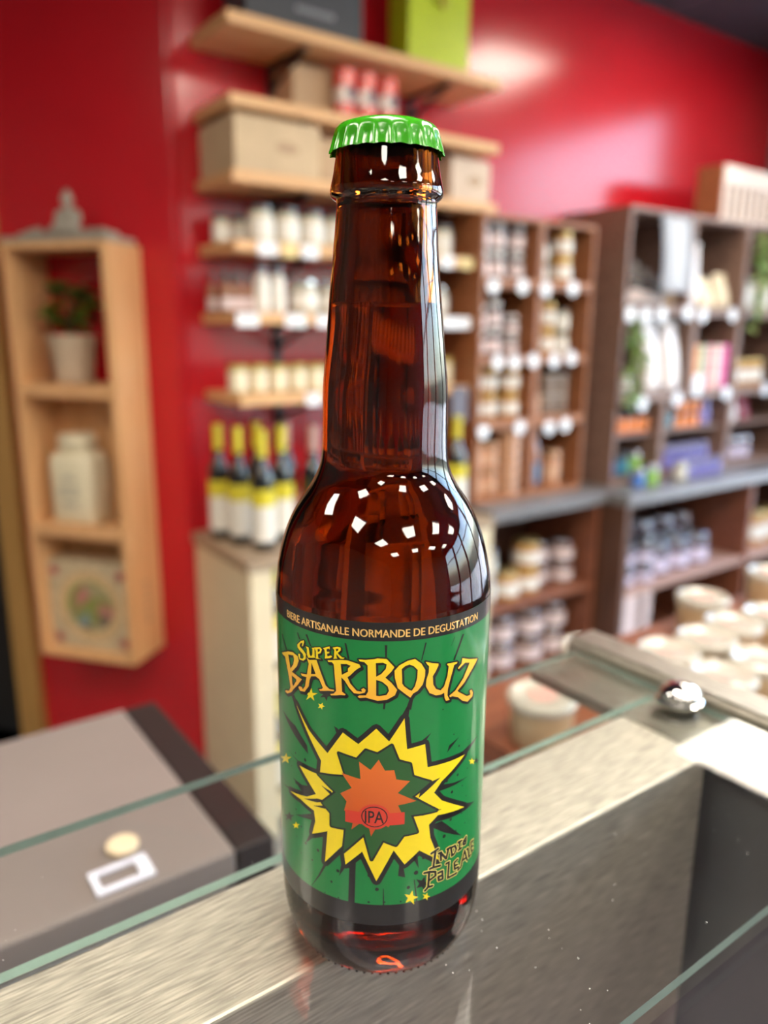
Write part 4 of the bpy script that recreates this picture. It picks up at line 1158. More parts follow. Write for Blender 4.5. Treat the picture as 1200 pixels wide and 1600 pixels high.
# worktop and lower cabinet of the middle unit
MW0, MW1 = 1.603, 2.345
wt = ob('worktop', box_me(0, MW1 - 0.20 - MW0, -0.35, 0, 0, 0.04, bev=0.003, name='worktop'), SLATE, None, WS(MW0, 0.0008, 0.765), RZ)
tag(wt, 'dark grey worktop under the middle crate stacks', 'worktop')
RW0, RW1 = 2.1475, 3.53
wt = ob('worktop', box_me(0, RW1 - RW0, -0.44, 0, 0, 0.04, bev=0.003, name='worktop'), SLATE, None, WS(RW0, 0.0008, 0.765), RZ)
tag(wt, 'dark grey worktop under the coloured jars on the right', 'worktop')
REDW = wood('red_brown_wood', (0.15, 0.045, 0.022), (0.26, 0.09, 0.045), 0.45)
lc = thing('low_cabinet', 'red brown open cabinet under the middle worktop', 'cabinet', WS(1.605, 0.001, 0), RZ)
def lbx(root, n, x0, x1, y0, y1, z0, z1, mt):
    return ob(n, box_me(x0, x1, y0, y1, z0, z1, bev=0.0015, name=n), mt, root)
lw_ = 2.14 - 1.605
lbx(lc, 'side_panel', 0, 0.02, -0.33, 0, 0, 0.7645, REDW)
lbx(lc, 'side_panel', lw_ - 0.022, lw_, -0.33, 0, 0, 0.7645, REDW)
lbx(lc, 'back_panel', 0.02, lw_ - 0.022, -0.01, 0, 0, 0.7645, DARKW)
lbx(lc, 'shelf_board', 0.0205, lw_ - 0.0225, -0.325, -0.0105, 0.450, 0.475, REDW)
lbx(lc, 'bottom_board', 0.0205, lw_ - 0.0225, -0.325, -0.0105, 0.17, 0.20, REDW)
stack(K_WIDE, 'preserve_jar', '@ cream preserve jar at the left of the low middle shelf', 'jar', 1.665, 0.27, 0.475, 0.06, 0.185, 2, 'cream preserve jars')
jar(K_HONEY, 'honey_jar', 'single squat honey jar on the low middle shelf', 'jar', 1.755, 0.27, 0.475, 0.085, 0.098)
stack(K_HONEY, 'honey_jar', '@ honey jar of the tall pair on the low middle shelf', 'jar', 1.865, 0.25, 0.475, 0.095, 0.180, 2, 'low shelf honey jars')
stack(K_BROWN, 'preserve_jar', '@ brown jar of the narrow pair on the low middle shelf', 'jar', 1.965, 0.22, 0.475, 0.06, 0.150, 2, 'narrow brown jars')
stack(K_BROWN, 'preserve_jar', '@ brown jar of the wide pair on the low middle shelf', 'jar', 2.055, 0.24, 0.475, 0.085, 0.155, 2, 'wide brown jars')
for i, u in enumerate((1.68, 1.785, 1.92, 2.045)):
    stack(K_BROWN, 'preserve_jar', '@ silver lidded jar, %s stack at the bottom of the middle cabinet' % ORD[i], 'jar', u, 0.22, 0.20, (0.09, 0.10, 0.115, 0.10)[i], 0.20, 2, 'bottom row of silver lidded jars')

# ------------------------------------------------------------------ crate unit on the right
UW = wood('weathered_crate_wood', (0.17, 0.095, 0.07), (0.29, 0.175, 0.13), 0.5)
RC = [('tall narrow', 2.220, 2.585, 1.4185, 1.750, 'upper left crate holding dark bottles'), ('x', 2.585, 2.945, 1.4185, 1.750, 'upper right crate holding tan bags'),
      ('x', 2.220, 2.645, 1.1145, 1.4185, 'middle left crate holding two white bags'), ('x', 2.645, 2.945, 1.1145, 1.4185, 'middle right crate holding small coloured boxes'),
      ('x', 2.220, 2.502, 0.806, 1.1145, 'lower left crate holding orange pots'), ('x', 2.502, 2.945, 0.806, 1.1145, 'lower right crate holding violet jars'),
      ('x', 2.945, 3.50, 1.4185, 1.750, 'upper crate past the right hand trailing plant'), ('x', 2.945, 3.50, 1.1145, 1.4185, 'middle crate past the right hand trailing plant'), ('x', 2.945, 3.50, 0.806, 1.1145, 'lower crate past the right hand trailing plant')]
for _, a, b, z0, z1, lb in RC:
    t = open_crate('shelf_crate', 'weathered brown ' + lb, a + 0.0005, b - 0.0005, z0 + 0.0005, z1 - 0.0005, 0.30, UW, True, 0.014)
    if z0 < 1.0:
        w = b - a - 0.001
        ob('inner_shelf', box_me(0.0145, w - 0.0145, -0.27, -0.0085, 0.165, 0.177, name='inner_shelf'), UW, t)
RA, RB, RCz, RD = 1.4335, 1.1295, 0.984, 0.821

def bag(name, label, u, d, z, w, h, mt, lean=0.0, th=0.06):
    """soft pouch: full below, pinched flat at the top"""
    bm = bmesh.new()
    rings = []
    for k in range(9):
        f = k / 8
        ww = w / 2 * (1.0 - 0.10 * f ** 2)
        dd = th / 2 * (1 - f ** 2.2) + 0.003
        if k == 0:
            dd *= 0.8
        rings.append([bm.verts.new((ww * math.copysign(abs(math.cos(a)) ** 0.5, math.cos(a)) + lean * f * f, dd * math.copysign(abs(math.sin(a)) ** 0.7, math.sin(a)), h * f)) for a in [2 * math.pi * q / 20 for q in range(20)]])
    for A, B in zip(rings, rings[1:]):
        for q in range(20):
            bm.faces.new((A[q], A[(q + 1) % 20], B[(q + 1) % 20], B[q]))
    bm.faces.new(rings[0])
    bm.faces.new(rings[-1])
    t = thing(name, label, 'bag', WS(u, d, z + 0.001), RZ)
    ob('pouch', new_mesh('pouch', bm, True), mt, t)
    ob('seal', box_me(-w * 0.44 + lean, w * 0.44 + lean, -0.0035, 0.0035, h + 0.0003, h + 0.014, name='seal'), mt, t)
    return t
K_DBOT = bottle_kind('syrup', g('dark_syrup', (0.03, 0.018, 0.015), 0.12, 1.0), g('grey_capsule', (0.30, 0.28, 0.27)), None, g('pale_pink_label', (0.66, 0.55, 0.52), 0.4, 0.2))
for i, (u, h) in enumerate(((2.275, 0.10), (2.335, 0.145), (2.40, 0.125), (2.465, 0.105))):
    jar(K_DBOT, 'syrup_bottle', '%s dark syrup bottle from the left in the upper left crate' % ORD[i], 'bottle', u, 0.245, RA, 0.05, h, 'dark syrup bottles', RZ)
TAN = mat('tan_paper', (0.58, 0.38, 0.22), rough=0.5)
CRM = mat('cream_paper', (0.74, 0.60, 0.40), rough=0.5)
WPK = mat('white_foil', (0.76, 0.68, 0.64), rough=0.3)
bag('paper_bag', 'upright tan paper bag behind the hanging white sheet', 2.533, 0.24, RA, 0.055, 0.13, TAN, 0, 0.05)
bag('snack_packet', 'tall pinkish white packet right of the hanging white sheet', 2.645, 0.255, RA, 0.075, 0.215, WPK, 0.012, 0.05)
bag('paper_bag', 'left cream bag leaning in the upper right crate', 2.745, 0.25, RA, 0.095, 0.095, CRM, -0.01)
bag('paper_bag', 'right cream bag leaning in the upper right crate', 2.855, 0.25, RA, 0.09, 0.115, CRM, -0.012)
# hanging sheet
bm = bmesh.new()
ns = 12
vs = []
for k in range(ns + 1):
    f = k / ns
    y = -0.305 - 0.012 * math.sin(f * 2.4) - 0.010 * f
    vs.append([bm.verts.new((x, y, 1.735 - 0.255 * f)) for x in (-0.088, -0.029, 0.029, 0.088)])
for A, B in zip(vs, vs[1:]):
    for q in range(3):
        bm.faces.new((A[q], A[q + 1], B[q + 1], B[q]))
bmesh.ops.solidify(bm, geom=list(bm.faces), thickness=0.0008)
t = thing('paper_sheet', 'white sheet of paper hanging from the top of the right unit', 'paper', WS(2.47, 0.0, 0), RZ)
ob('sheet', new_mesh('sheet', bm, True), WHITE, t)
ob('pin', lathe_me([(0, 0), (0.005, 0), (0.005, 0.003), (0, 0.004)], 12, 'pin'), g('pin_grey', (0.4, 0.4, 0.45)), t, (0, -0.3095, 1.728)).rotation_euler = (math.pi / 2, 0, 0)
# middle crates
for i, u in enumerate((2.44, 2.56)):
    bag('coffee_bag', '%s of the two tall white bags in the middle left crate' % ('left', 'right')[i], u, 0.255, RB, 0.092, 0.235, mat('white_bag', (0.78, 0.70, 0.66), rough=0.35), -0.012, 0.07)
jar(K_WIDE, 'small_pot', 'small grey white pot left of the two white bags', 'pot', 2.315, 0.25, RB, 0.062, 0.06)
cols = [(0.72, 0.24, 0.05), (0.30, 0.46, 0.30), (0.70, 0.20, 0.22), (0.74, 0.58, 0.45), (0.68, 0.07, 0.28)]
cn = ['orange', 'green', 'red', 'cream', 'magenta']
bme = box_me(-0.0205, 0.0205, -0.03, 0.03, 0, 0.046, bev=0.001, name='box_body')
lme = box_me(-0.021, 0.021, -0.0305, 0.0305, 0.0463, 0.0545, bev=0.001, name='box_lid')
for c in range(5):
    for r in range(3):
        t = thing('tea_box', 'small %s box, %s of its column in the middle right crate' % (cn[c], ('lowest', 'middle', 'topmost')[r]), 'box', WS(2.697 + 0.0485 * c, 0.255, RB + 0.001 + r * 0.0555), RZ, 'small coloured boxes')
        b1 = bme.copy(); b1.materials.clear()
        l1 = lme.copy(); l1.materials.clear()
        ob('body', b1, mat('tea_' + cn[c], cols[c], rough=0.4), t)
        ob('lid', l1, mat('tea_lid_' + cn[c], [min(1, x * 1.2 + 0.08) for x in cols[c]], rough=0.4), t)
# lower crates
for i, u in enumerate((2.275, 2.335, 2.395, 2.455)):
    jar(K_ORANGE, 'orange_pot', '%s orange pot from the left in the lower left crate' % ORD[i], 'pot', u, 0.235, RCz, 0.052, 0.07, 'orange pots in the lower left crate')
for i, u in enumerate((2.56, 2.615)):
    jar(K_TEAL, 'teal_pot', '%s teal pot in the lower right crate' % ('left', 'right')[i], 'pot', u, 0.235, RCz, 0.05, 0.08, 'teal pots')
for i, u in enumerate((2.68, 2.735, 2.79)):
    stack(K_ORANGE, 'orange_pot', '@ orange pot, %s stack in the lower right crate' % ORD[i], 'pot', u, 0.235, RCz, 0.05, 0.112, 2, 'orange pots in the lower right crate')
jar(K_VIOLET, 'violet_pot', 'tall violet pot at the right of the orange pots', 'pot', 2.85, 0.235, RCz, 0.055, 0.105)
for i, u in enumerate((2.565, 2.64, 2.715, 2.79, 2.865)):
    jar(K_VIOLET, 'violet_jar', '%s violet jar from the left, back row inside the lower right crate' % ORD[i], 'jar', u, 0.235, RD, 0.058, 0.095, 'violet jars inside the crate')
for i, u in enumerate((2.56, 2.635, 2.71, 2.785)):
    jar(K_VIOLET if i else K_WIDE, 'violet_jar' if i else 'pale_jar', ('%s violet jar from the left, front row on the right worktop' % ORD[i - 1]) if i else 'pale jar left of the violet front row on the worktop', 'jar', u, 0.352, 0.805, 0.05, 0.072, 'jars in front on the right worktop')
for i, (u, K, nm) in enumerate(((2.285, K_BLUE, 'blue'), (2.36, K_TEAL, 'teal'), (2.435, K_GREEN, 'green'))):
    jar(K, nm + '_jar', '%s jar inside the lower left crate' % nm, 'jar', u, 0.235, RD, 0.05, 0.09)
jar(K_BLUE, 'blue_jar', 'blue jar in front of the lower left crate', 'jar', 2.315, 0.345, 0.805, 0.046, 0.065)
jar(K_GREEN, 'green_jar', 'bright green jar in front of the lower left crate', 'jar', 2.385, 0.352, 0.805, 0.046, 0.075)
# beyond the right post
bag('white_packet', 'white curved packet in the lower crate past the trailing plant', 3.02, 0.24, 0.985, 0.085, 0.095, WPK, 0.01)
bag('red_packet', 'dark red packet in the lower crate past the trailing plant', 3.12, 0.24, 0.985, 0.08, 0.092, mat('dark_red_foil', (0.22, 0.02, 0.03), rough=0.35), 0.0)
for i, u in enumerate((3.02, 3.1, 3.18)):
    jar(K_CREAM, 'cream_jar', '%s cream jar in the upper crate past the trailing plant' % ORD[i], 'jar', u, 0.25, RA, 0.06, 0.12, 'cream jars past the trailing plant')
    jar(K_HONEY, 'honey_jar', '%s honey jar in the middle crate past the trailing plant' % ORD[i], 'jar', u, 0.25, RB, 0.06, 0.11, 'honey jars past the trailing plant')
    jar(K_PLUM, 'plum_jar', '%s plum jar low in the crate past the trailing plant' % ORD[i], 'jar', u, 0.235, RD, 0.06, 0.095, 'plum jars past the trailing plant')
# price tags of the right unit
RT = [(2.252, 1.406), (2.337, 1.404), (2.428, 1.408), (2.583, 1.416), (2.678, 1.411), (2.879, 1.416), (2.361, 1.100), (2.567, 1.106), (2.690, 1.155), (2.894, 1.115), (3.185, 1.120)]
for i, (u, z) in enumerate(RT):
    r = 0 if i < 6 else 1
    t = thing('price_tag', '%s round white price tag from the left, %s row on the right unit' % (ORD[i if r == 0 else i - 6], ('upper', 'lower')[r]), 'price tag', WS(u, 0.306, z - 0.004), RZ, 'round price tags on the right unit', (1.15, 1, 1.15) if i != 8 else (1.4, 1, 1.9))
    dd = ob('disc', tagme, WHITE, t)
    dd.rotation_euler = (math.pi / 2, 0, 0)
    ob('clip', clipme, BLACKM, t)
# slotted crate on top
t = thing('slotted_crate', 'pale slotted wooden crate on top of the right unit', 'crate', WS(2.775, 0.165, 1.7508), RZ)
PALEW = wood('pale_crate_wood', (0.58, 0.46, 0.38), (0.74, 0.60, 0.50), 0.55)
w, h, dp = 0.46, 0.195, 0.105
ob('bottom_board', box_me(0, w, -dp, 0, 0, 0.012, name='bottom_board'), PALEW, t)
ob('side_board', box_me(0, 0.014, -dp, 0, 0.0125, h, name='side_board'), CRATEW, t)
ob('side_board', box_me(w - 0.014, w, -dp, 0, 0.0125, h, name='side_board'), CRATEW, t)
ob('back_board', box_me(0.0145, w - 0.0145, -0.012, 0, 0.0125, h, name='back_board'), DARKW, t)  # dark colour stands in for the shade seen through the slots
ob('front_board', box_me(0.0145, w - 0.0145, -dp, -dp + 0.012, 0.13, h, name='front_board'), PALEW, t)
for i in range(9):
    x = 0.0145 + i * 0.051
    ob('slat', box_me(x, x + 0.023, -dp, -dp + 0.012, 0.0125, 0.1295, name='slat'), PALEW, t)

# trailing plants
def trailing(name, label, u, d, ztop, length, nst, seed):
    rnd = random.Random(seed)
    t = thing(name, label, 'plant', WS(u, d, ztop), RZ)
    lm = [mat('fern_green_%d' % q, c, rough=0.45) for q, c in enumerate(((0.10, 0.19, 0.03), (0.17, 0.27, 0.05), (0.26, 0.34, 0.10)))]
    leafb = bmesh.new()
    pts = [(0, 0), (0.006, 0.008), (0.008, 0.018), (0.005, 0.028), (0, 0.036), (-0.005, 0.028), (-0.008, 0.018), (-0.006, 0.008)]
    vs = [leafb.verts.new((x, 0.003 * math.sin(y * 80) - abs(x) * 0.35, -y)) for x, y in pts]
    leafb.faces.new(vs)
    bmesh.ops.triangulate(leafb, faces=leafb.faces)
    leaf = new_mesh('leaf', leafb)
    leaves = [leaf.copy() for _ in lm]
    for q, a in zip(leaves, lm):
        q.materials.append(a)
    for s in range(nst):
        x0 = rnd.uniform(-0.022, 0.022)
        sw = rnd.uniform(-0.025, 0.025)
        ln = length * rnd.uniform(0.7, 1.0)
        P = [(x0 + sw * math.sin(f * 2.5), -0.012 - 0.02 * math.sin(f * 3) - rnd.uniform(0, 0.008), -ln * f) for f in [k / 8 for k in range(9)]]
        st = ob('stem', tube_me(P, 0.0013, 5, 'stem'), mat('stem_green', (0.14, 0.18, 0.05)), t)
        for k in range(20):
            f = rnd.uniform(0.02, 1.0)
            i0 = min(int(f * 8), 7)
            ff = f * 8 - i0
            p = [P[i0][q] * (1 - ff) + P[i0 + 1][q] * ff for q in range(3)]
            qi = rnd.randrange(3)
            lf = ob('leaf', leaves[qi], None, st, p)
            lf.rotation_euler = (rnd.uniform(-0.9, 0.4), rnd.uniform(-1.1, 1.1), rnd.uniform(-1.2, 1.2))
            sc = rnd.uniform(0.7, 1.15)
            lf.scale = (sc, sc, sc)
    return t
trailing('trailing_plant', 'green trailing plant hanging beside the white bags', 2.262, 0.312, 1.395, 0.34, 5, 3)
trailing('trailing_plant', 'green trailing plant hanging from the right post', 2.965, 0.318, 1.715, 0.36, 6, 5)

# cabinet under the right worktop
rc = thing('low_cabinet', 'dark brown open cabinet under the right worktop', 'cabinet', WS(2.15, 0.001, 0), RZ)
rw_ = 1.37
PNK = wood('pinkish_board', (0.34, 0.19, 0.15), (0.46, 0.28, 0.22), 0.5)
lbx(rc, 'side_panel', 0, 0.03, -0.43, 0, 0, 0.7645, DARKW)
lbx(rc, 'partition', 0.80, 0.825, -0.425, -0.0105, 0, 0.7645, REDW)
lbx(rc, 'side_panel', rw_ - 0.03, rw_, -0.43, 0, 0, 0.7645, DARKW)
lbx(rc, 'back_panel', 0.0305, rw_ - 0.0305, -0.01, 0, 0, 0.7645, DARKW)
lbx(rc, 'shelf_board', 0.0305, 0.7995, -0.425, -0.0105, 0.430, 0.455, PNK)
lbx(rc, 'shelf_board', 0.8255, rw_ - 0.0305, -0.425, -0.0105, 0.430, 0.455, PNK)
lbx(rc, 'bottom_board', 0.0305, 0.7995, -0.425, -0.0105, 0.10, 0.125, REDW)
lbx(rc, 'front_post', 0.0305, 0.115, -0.428, -0.405, 0.1255, 0.4295, mat('pale_pink_board', (0.62, 0.48, 0.45), rough=0.5))
lbx(rc, 'front_post', 0.150, 0.190, -0.428, -0.405, 0.1255, 0.4295, MATS['pale_pink_board'])
stack(K_PLUM, 'plum_jar', '@ plum jar of the left pair on the right cabinet shelf', 'jar', 2.24, 0.37, 0.455, 0.075, 0.150, 2, 'plum jars in pairs')
stack(K_PLUM, 'plum_jar', '@ plum jar of the second pair on the right cabinet shelf', 'jar', 2.345, 0.37, 0.455, 0.085, 0.145, 2, 'plum jars in pairs')
for i, u in enumerate((2.47, 2.60, 2.73)):
    jar(K_PLUM, 'wide_plum_jar', '%s wide silver lidded plum jar from the left, front of the right cabinet shelf' % ORD[i], 'jar', u, 0.33, 0.455, 0.115, 0.125, 'wide plum jars in front')
for i, u in enumerate((2.46, 2.60, 2.74, 2.87)):
    jar(K_PLUM, 'wide_plum_jar', '%s silver lidded plum jar from the left, back of the right cabinet shelf' % ORD[i], 'jar', u, 0.17, 0.455, 0.115, 0.16, 'wide plum jars behind')
for i, u in enumerate((3.05, 3.17, 3.29)):
    jar(K_HONEY, 'honey_jar', '%s honey jar right of the cabinet partition' % ORD[i], 'jar', u, 0.33, 0.455, 0.10, 0.15, 'honey jars right of the partition')

# ------------------------------------------------------------------ table of lidded tubs
TT = 0.895
tb = thing('display_table', 'red brown wooden table holding the white lidded tubs', 'table', L(0.555, 0.395, 0), RZ)
lbx(tb, 'tabletop', 0, 0.78, 0, 0.28, TT - 0.03, TT, REDW)
for x in (0.02, 0.72):
    for y in (0.02, 0.22):
        lbx(tb, 'leg', x, x + 0.04, y, y + 0.04, 0, TT - 0.0305, REDW)
TR = 0.0392
K_TUB = [('pot', lathe_me([(0, 0), (0.031, 0), (0.034, 0.004), (0.0365, 0.044), (0, 0.044)], 28, 'tub_pot'), mat('tub_beige', (0.52, 0.38, 0.22), rough=0.4, coat=0.3)),
         ('lid', lathe_me([(0.0, 0.0442), (0.0375, 0.0442), (TR, 0.046), (TR + 0.0005, 0.053), (TR - 0.002, 0.0565), (TR - 0.006, 0.0570), (TR - 0.0085, 0.0553), (0, 0.0553)], 32, 'tub_lid'), mat('tub_lid_cream', (0.48, 0.445, 0.375), rough=0.2, coat=0.8)),
         ('sticker', lathe_me([(0, 0.0554), (0.016, 0.0554), (0.016, 0.0557), (0, 0.0557)], 20, 'tub_sticker'), mat('tub_sticker_red', (0.60, 0.33, 0.28), rough=0.4))]
tubs = [(0.829, 0.527, 0, 'leftmost large white lidded tub of the group on the brown table'), (0.820, 0.447, 0, 'nearest white lidded tub beside the counter rail'), (0.909, 0.524, 0, 'white lidded tub right behind the leftmost large one'),
        (0.988, 0.533, 0, 'white lidded tub in the middle of the group'), (0.900, 0.443, 0, 'white lidded tub right of the nearest one, front row'), (1.051, 0.619, 0, 'white lidded tub at the back of the group, beige side showing'),
        (1.068, 0.522, 0, 'white lidded tub at the right edge of the picture, second row'), (1.260, 0.624, 0, 'farthest white lidded tub at the right edge of the picture'), (0.603, 0.532, 0, 'beige tub seen through the glass right of the beer bottle'), (0.757, 0.590, 0, 'tub mostly hidden at the left end of the counter rail')]
for u, y, lv, lb in tubs:
    copies(K_TUB, 'lidded_tub', lb, 'tub', L(u, y, TT + 0.0008 + lv * 0.058), random.uniform(0, 6), 'white lidded tubs')

# ------------------------------------------------------------------ stacked wine crates on the left wall
LWD = 0.152
S0, S1 = -0.400, -0.096
LZs = [0.437, 0.806, 1.183, 1.550]
for i in range(3):
    nm = ('lowest light pine wine crate, with the ornate box inside', 'middle light pine wine crate, with the white bottle inside', 'topmost light pine wine crate, with the potted plant inside')[i]
    t = open_crate('wine_crate', nm, 0, S1 - S0, LZs[i] + 0.0004, LZs[i + 1] - 0.0004, LWD, PINE_Z, i < 2, 0.016, loc=LW(S0, 0.001, LZs[i] + 0.0004), rz=LZ, group='light pine wine crates')
    if i == 0:
        bm = bmesh.new()
        for q in range(6):
            bm_box(bm, S1 - S0 + 0.0001, S1 - S0 + 0.0005, -0.085, -0.06, 0.10 + q * 0.022, 0.113 + q * 0.022)
        ob('stencil', new_mesh('stencil', bm), mat('faint_stencil', (0.48, 0.30, 0.16)), t)
# statuette on a grey stone tray
STONE = mat('grey_stone', (0.34, 0.30, 0.25), rough=0.7, var=0.15, scale=60)
t = thing('stone_tray', 'flat grey stone tray on top of the wine crates', 'tray', LW(-0.248, 0.078, LZs[3] + 0.0012), LZ)
ob('slab', box_me(-0.165, 0.152, -0.062, 0.062, 0, 0.014, bev=0.004, name='slab'), STONE, t)
def mound(x, s):
    bm = bmesh.new()
    rnd = random.Random(s)
    for k in range(26):
        a, r = rnd.uniform(0, 6.28), rnd.uniform(0, 1) ** 0.6
        q = rnd.uniform(0.009, 0.014)
        bmesh.ops.create_icosphere(bm, subdivisions=1, radius=q, matrix=Matrix.Translation((x + 0.042 * r * math.cos(a), 0.036 * r * math.sin(a), 0.020 + 0.016 * (1 - r))) @ Matrix.Diagonal((1.3, 1, 0.6, 1)))
    o = ob('pebbles', new_mesh('pebbles', bm, True), STONE, t)
    o['kind'] = 'stuff'
mound(-0.095, 1)
mound(0.085, 2)
bm = bmesh.new()
def blob(x, y, z, rx, ry, rz_):
    bmesh.ops.create_uvsphere(bm, u_segments=20, v_segments=14, radius=1, matrix=Matrix.Translation((x, y, z)) @ Matrix.Diagonal((rx, ry, rz_, 1)))
blob(0, -0.004, 0.014, 0.043, 0.030, 0.0145)
blob(-0.030, -0.016, 0.014, 0.018, 0.014, 0.012)
blob(0.030, -0.016, 0.014, 0.018, 0.014, 0.012)
blob(0, 0.004, 0.042, 0.023, 0.017, 0.030)
blob(0, 0.004, 0.060, 0.029, 0.014, 0.012)
blob(-0.029, 0, 0.046, 0.0085, 0.009, 0.020)
blob(0.029, 0, 0.046, 0.0085, 0.009, 0.020)
blob(-0.022, -0.014, 0.030, 0.014, 0.009, 0.007)
blob(0.022, -0.014, 0.030, 0.014, 0.009, 0.007)
blob(0, -0.022, 0.026, 0.012, 0.008, 0.006)
blob(0, 0.004, 0.073, 0.0085, 0.0085, 0.010)
blob(0, 0.002, 0.090, 0.0145, 0.0155, 0.0185)
blob(0, 0.004, 0.108, 0.0075, 0.0075, 0.007)
blob(-0.0145, 0.003, 0.087, 0.0028, 0.004, 0.008)
blob(0.0145, 0.003, 0.087, 0.0028, 0.004, 0.008)
blob(0, -0.0135, 0.088, 0.0022, 0.003, 0.005)
me = new_mesh('statuette_raw', bm, True)
tmp = bpy.data.objects.new('tmp', me)
COL.objects.link(tmp)
rm = tmp.modifiers.new('r', 'REMESH')
rm.mode = 'VOXEL'
rm.voxel_size = 0.0016
sm = tmp.modifiers.new('s', 'SMOOTH')
sm.iterations = 3
me2 = bpy.data.meshes.new_from_object(tmp.evaluated_get(bpy.context.evaluated_depsgraph_get()))
bpy.data.objects.remove(tmp)
me2.name = 'statuette'
me2.materials.clear()
for q in me2.polygons:
    q.use_smooth = True
o = ob('statuette', me2, STONE, None, LW(-0.245, 0.085, LZs[3] + 0.0165), LZ)
tag(o, 'grey stone statuette of a seated meditating figure on the tray', 'statuette')
# potted plant
t = thing('potted_plant', 'small leafy plant in a beige pot inside the top crate', 'plant', LW(-0.268, 0.078, LZs[2] + 0.0172), LZ)
pot = ob('pot', lathe_me([(0, 0), (0.044, 0), (0.048, 0.003), (0.058, 0.10), (0.062, 0.102), (0.063, 0.124), (0.057, 0.124), (0.054, 0.105), (0, 0.105)], 32, 'pot'), mat('beige_pot', (0.48, 0.36, 0.25), rough=0.6), t)
ob('soil', lathe_me([(0, 0.1052), (0.053, 0.1052), (0, 0.112)], 20, 'soil'), mat('soil', (0.03, 0.02, 0.012), rough=0.9), pot)
rnd = random.Random(11)
LGM = [mat('leaf_green_%d' % q, c, rough=0.35) for q, c in enumerate(((0.03, 0.075, 0.015), (0.07, 0.13, 0.015), (0.20, 0.24, 0.02)))]
for s in range(7):
    a = s * 0.9 + 0.3
    hgt = rnd.uniform(0.06, 0.15)
    ex = rnd.uniform(0.02, 0.06)
    P = [(ex * f * math.cos(a), 0.55 * ex * f * math.sin(a), 0.108 + hgt * math.sin(f * 1.4)) for f in [k / 6 for k in range(7)]]
    st = ob('stem', tube_me(P, 0.002, 6, 'stem'), mat('plant_stem', (0.10, 0.09, 0.03)), t)
    for k in range(5):
        bm = bmesh.new()
        Ls = rnd.uniform(0.05, 0.072)
        prev = None
        for i in range(7):
            f = i / 6
            ww = Ls * 0.30 * math.sin(math.pi * min(1, f * 0.92 + 0.06)) ** 0.8
            row_ = [bm.verts.new((f * Ls, sgn * ww, -0.25 * Ls * f * f + abs(sgn) * 0.003)) for sgn in (-1, 0, 1)]
            if prev:
                for q in range(2):
                    bm.faces.new((prev[q], prev[q + 1], row_[q + 1], row_[q]))
            prev = row_
        lf = ob('leaf', new_mesh('leaf', bm, True), LGM[rnd.randrange(3)], st, P[min(6, 2 + k)])
        lf.rotation_euler = (rnd.uniform(-0.6, 0.6), rnd.uniform(-0.7, 0.2), a + rnd.uniform(-1.4, 1.4))
# white apothecary bottle
t = thing('ceramic_bottle', 'white ceramic apothecary bottle with grey print in the middle crate', 'bottle', LW(-0.278, 0.078, LZs[1] + 0.0172), LZ)
bm = bmesh.new()
def sq_ring(h, z, r=0.22, yk=0.72):
    pts = []
    for k in range(32):
        a = 2 * math.pi * k / 32
        e = 0.42 if h > 0.04 else 1.0
        pts.append(bm.verts.new((h * math.copysign(abs(math.cos(a)) ** e, math.cos(a)), min(yk * h, 0.055) * math.copysign(abs(math.sin(a)) ** e, math.sin(a)), z)))
    return pts
rg = [sq_ring(h_, z_) for h_, z_ in ((0.066, 0), (0.070, 0.004), (0.070, 0.165), (0.067, 0.178), (0.056, 0.190), (0.044, 0.196), (0.0405, 0.200), (0.0405, 0.204))]
for A, B in zip(rg, rg[1:]):
    for q in range(32):
        bm.faces.new((A[q], A[(q + 1) % 32], B[(q + 1) % 32], B[q]))
bm.faces.new(rg[0])
bm.faces.new(rg[-1])
cer = mat('white_ceramic', (0.78, 0.70, 0.50), rough=0.3, coat=0.4, var=0.03)
ob('body', new_mesh('ceramic_body', bm, True), cer, t)
ob('stopper', lathe_me([(0, 0.2042), (0.038, 0.2042), (0.040, 0.207), (0.050, 0.210), (0.050, 0.236), (0.046, 0.240), (0, 0.240)], 32, 'stopper'), cer, t)
bm = bmesh.new()
for z_, w_ in ((0.128, 0.035), (0.118, 0.05), (0.096, 0.06), (0.086, 0.064), (0.076, 0.056), (0.054, 0.045), (0.046, 0.04)):
    bm_box(bm, -w_ / 2, w_ / 2, -0.0512, -0.0502, z_, z_ + 0.0055)
ob('printed_emblem', new_mesh('printed_emblem', bm), mat('faded_grey_print', (0.46, 0.42, 0.34)), t)
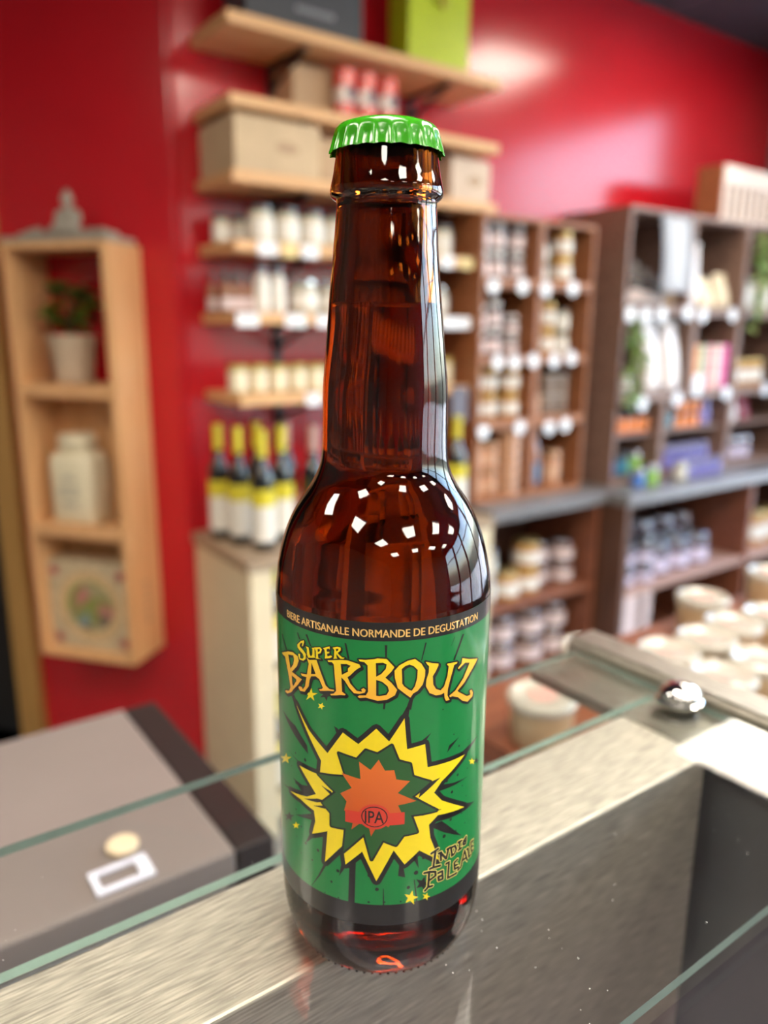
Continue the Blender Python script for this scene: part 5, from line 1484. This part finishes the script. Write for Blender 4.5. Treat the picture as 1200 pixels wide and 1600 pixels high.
# ornate box
t = thing('ornate_box', 'square keepsake box with a round painted picture in the lowest crate', 'box', LW(-0.253, 0.085, LZs[0] + 0.0172), LZ)
ob('body', box_me(-0.128, 0.128, -0.035, 0.035, 0, 0.255, bev=0.003, name='ornate_body'), mat('aged_cream_paper', (0.52, 0.42, 0.27), rough=0.5, var=0.25, scale=30), t)
def front_disc(n, r0, r1, z, y, mt, par):
    me = lathe_me([(r0, 0), (r1, 0), (r1, 0.0012), (r0, 0.0012)] if r0 else [(0, 0), (r1, 0), (r1, 0.0012), (0, 0.0012)], 40, n, cap=False)
    o = ob(n, me, mt, par, (0.005, y, z))
    o.rotation_euler = (math.pi / 2, 0, 0)
    return o
front_disc('ring_frame', 0.075, 0.105, 0.13, -0.0353, mat('gold_ring_print', (0.60, 0.42, 0.22), rough=0.4, var=0.3, scale=90), t)
mt, nt, p = _nt('painted_scene')
tc = nt.nodes.new('ShaderNodeTexCoord')
vo = nt.nodes.new('ShaderNodeTexVoronoi')
vo.inputs['Scale'].default_value = 26
rp = nt.nodes.new('ShaderNodeValToRGB')
rp.color_ramp.interpolation = 'CONSTANT'
for q, (ps, c) in enumerate(((0.0, (0.22, 0.24, 0.06)), (0.3, (0.35, 0.30, 0.16)), (0.5, (0.45, 0.18, 0.15)), (0.68, (0.20, 0.27, 0.27)), (0.85, (0.16, 0.12, 0.08)))):
    e = rp.color_ramp.elements[q] if q < 2 else rp.color_ramp.elements.new(ps)
    e.position = ps
    e.color = list(c) + [1]
nt.links.new(tc.outputs['Object'], vo.inputs['Vector'])
nt.links.new(vo.outputs['Color'], rp.inputs[0])
nt.links.new(rp.outputs[0], p.inputs['Base Color'])
front_disc('picture', 0, 0.074, 0.13, -0.0353, mt, t)
for sx in (-1, 1):
    for sz in (0.028, 0.226):
        bm = bmesh.new()
        bmesh.ops.create_circle(bm, cap_ends=True, radius=0.016, segments=12, matrix=Matrix.Translation((sx * 0.105, -0.0356, sz)) @ Matrix.Rotation(math.pi / 2, 4, 'X'))
        ob('corner_ornament', new_mesh('corner_ornament', bm), mat('faded_red_print', (0.34, 0.10, 0.09)), t)
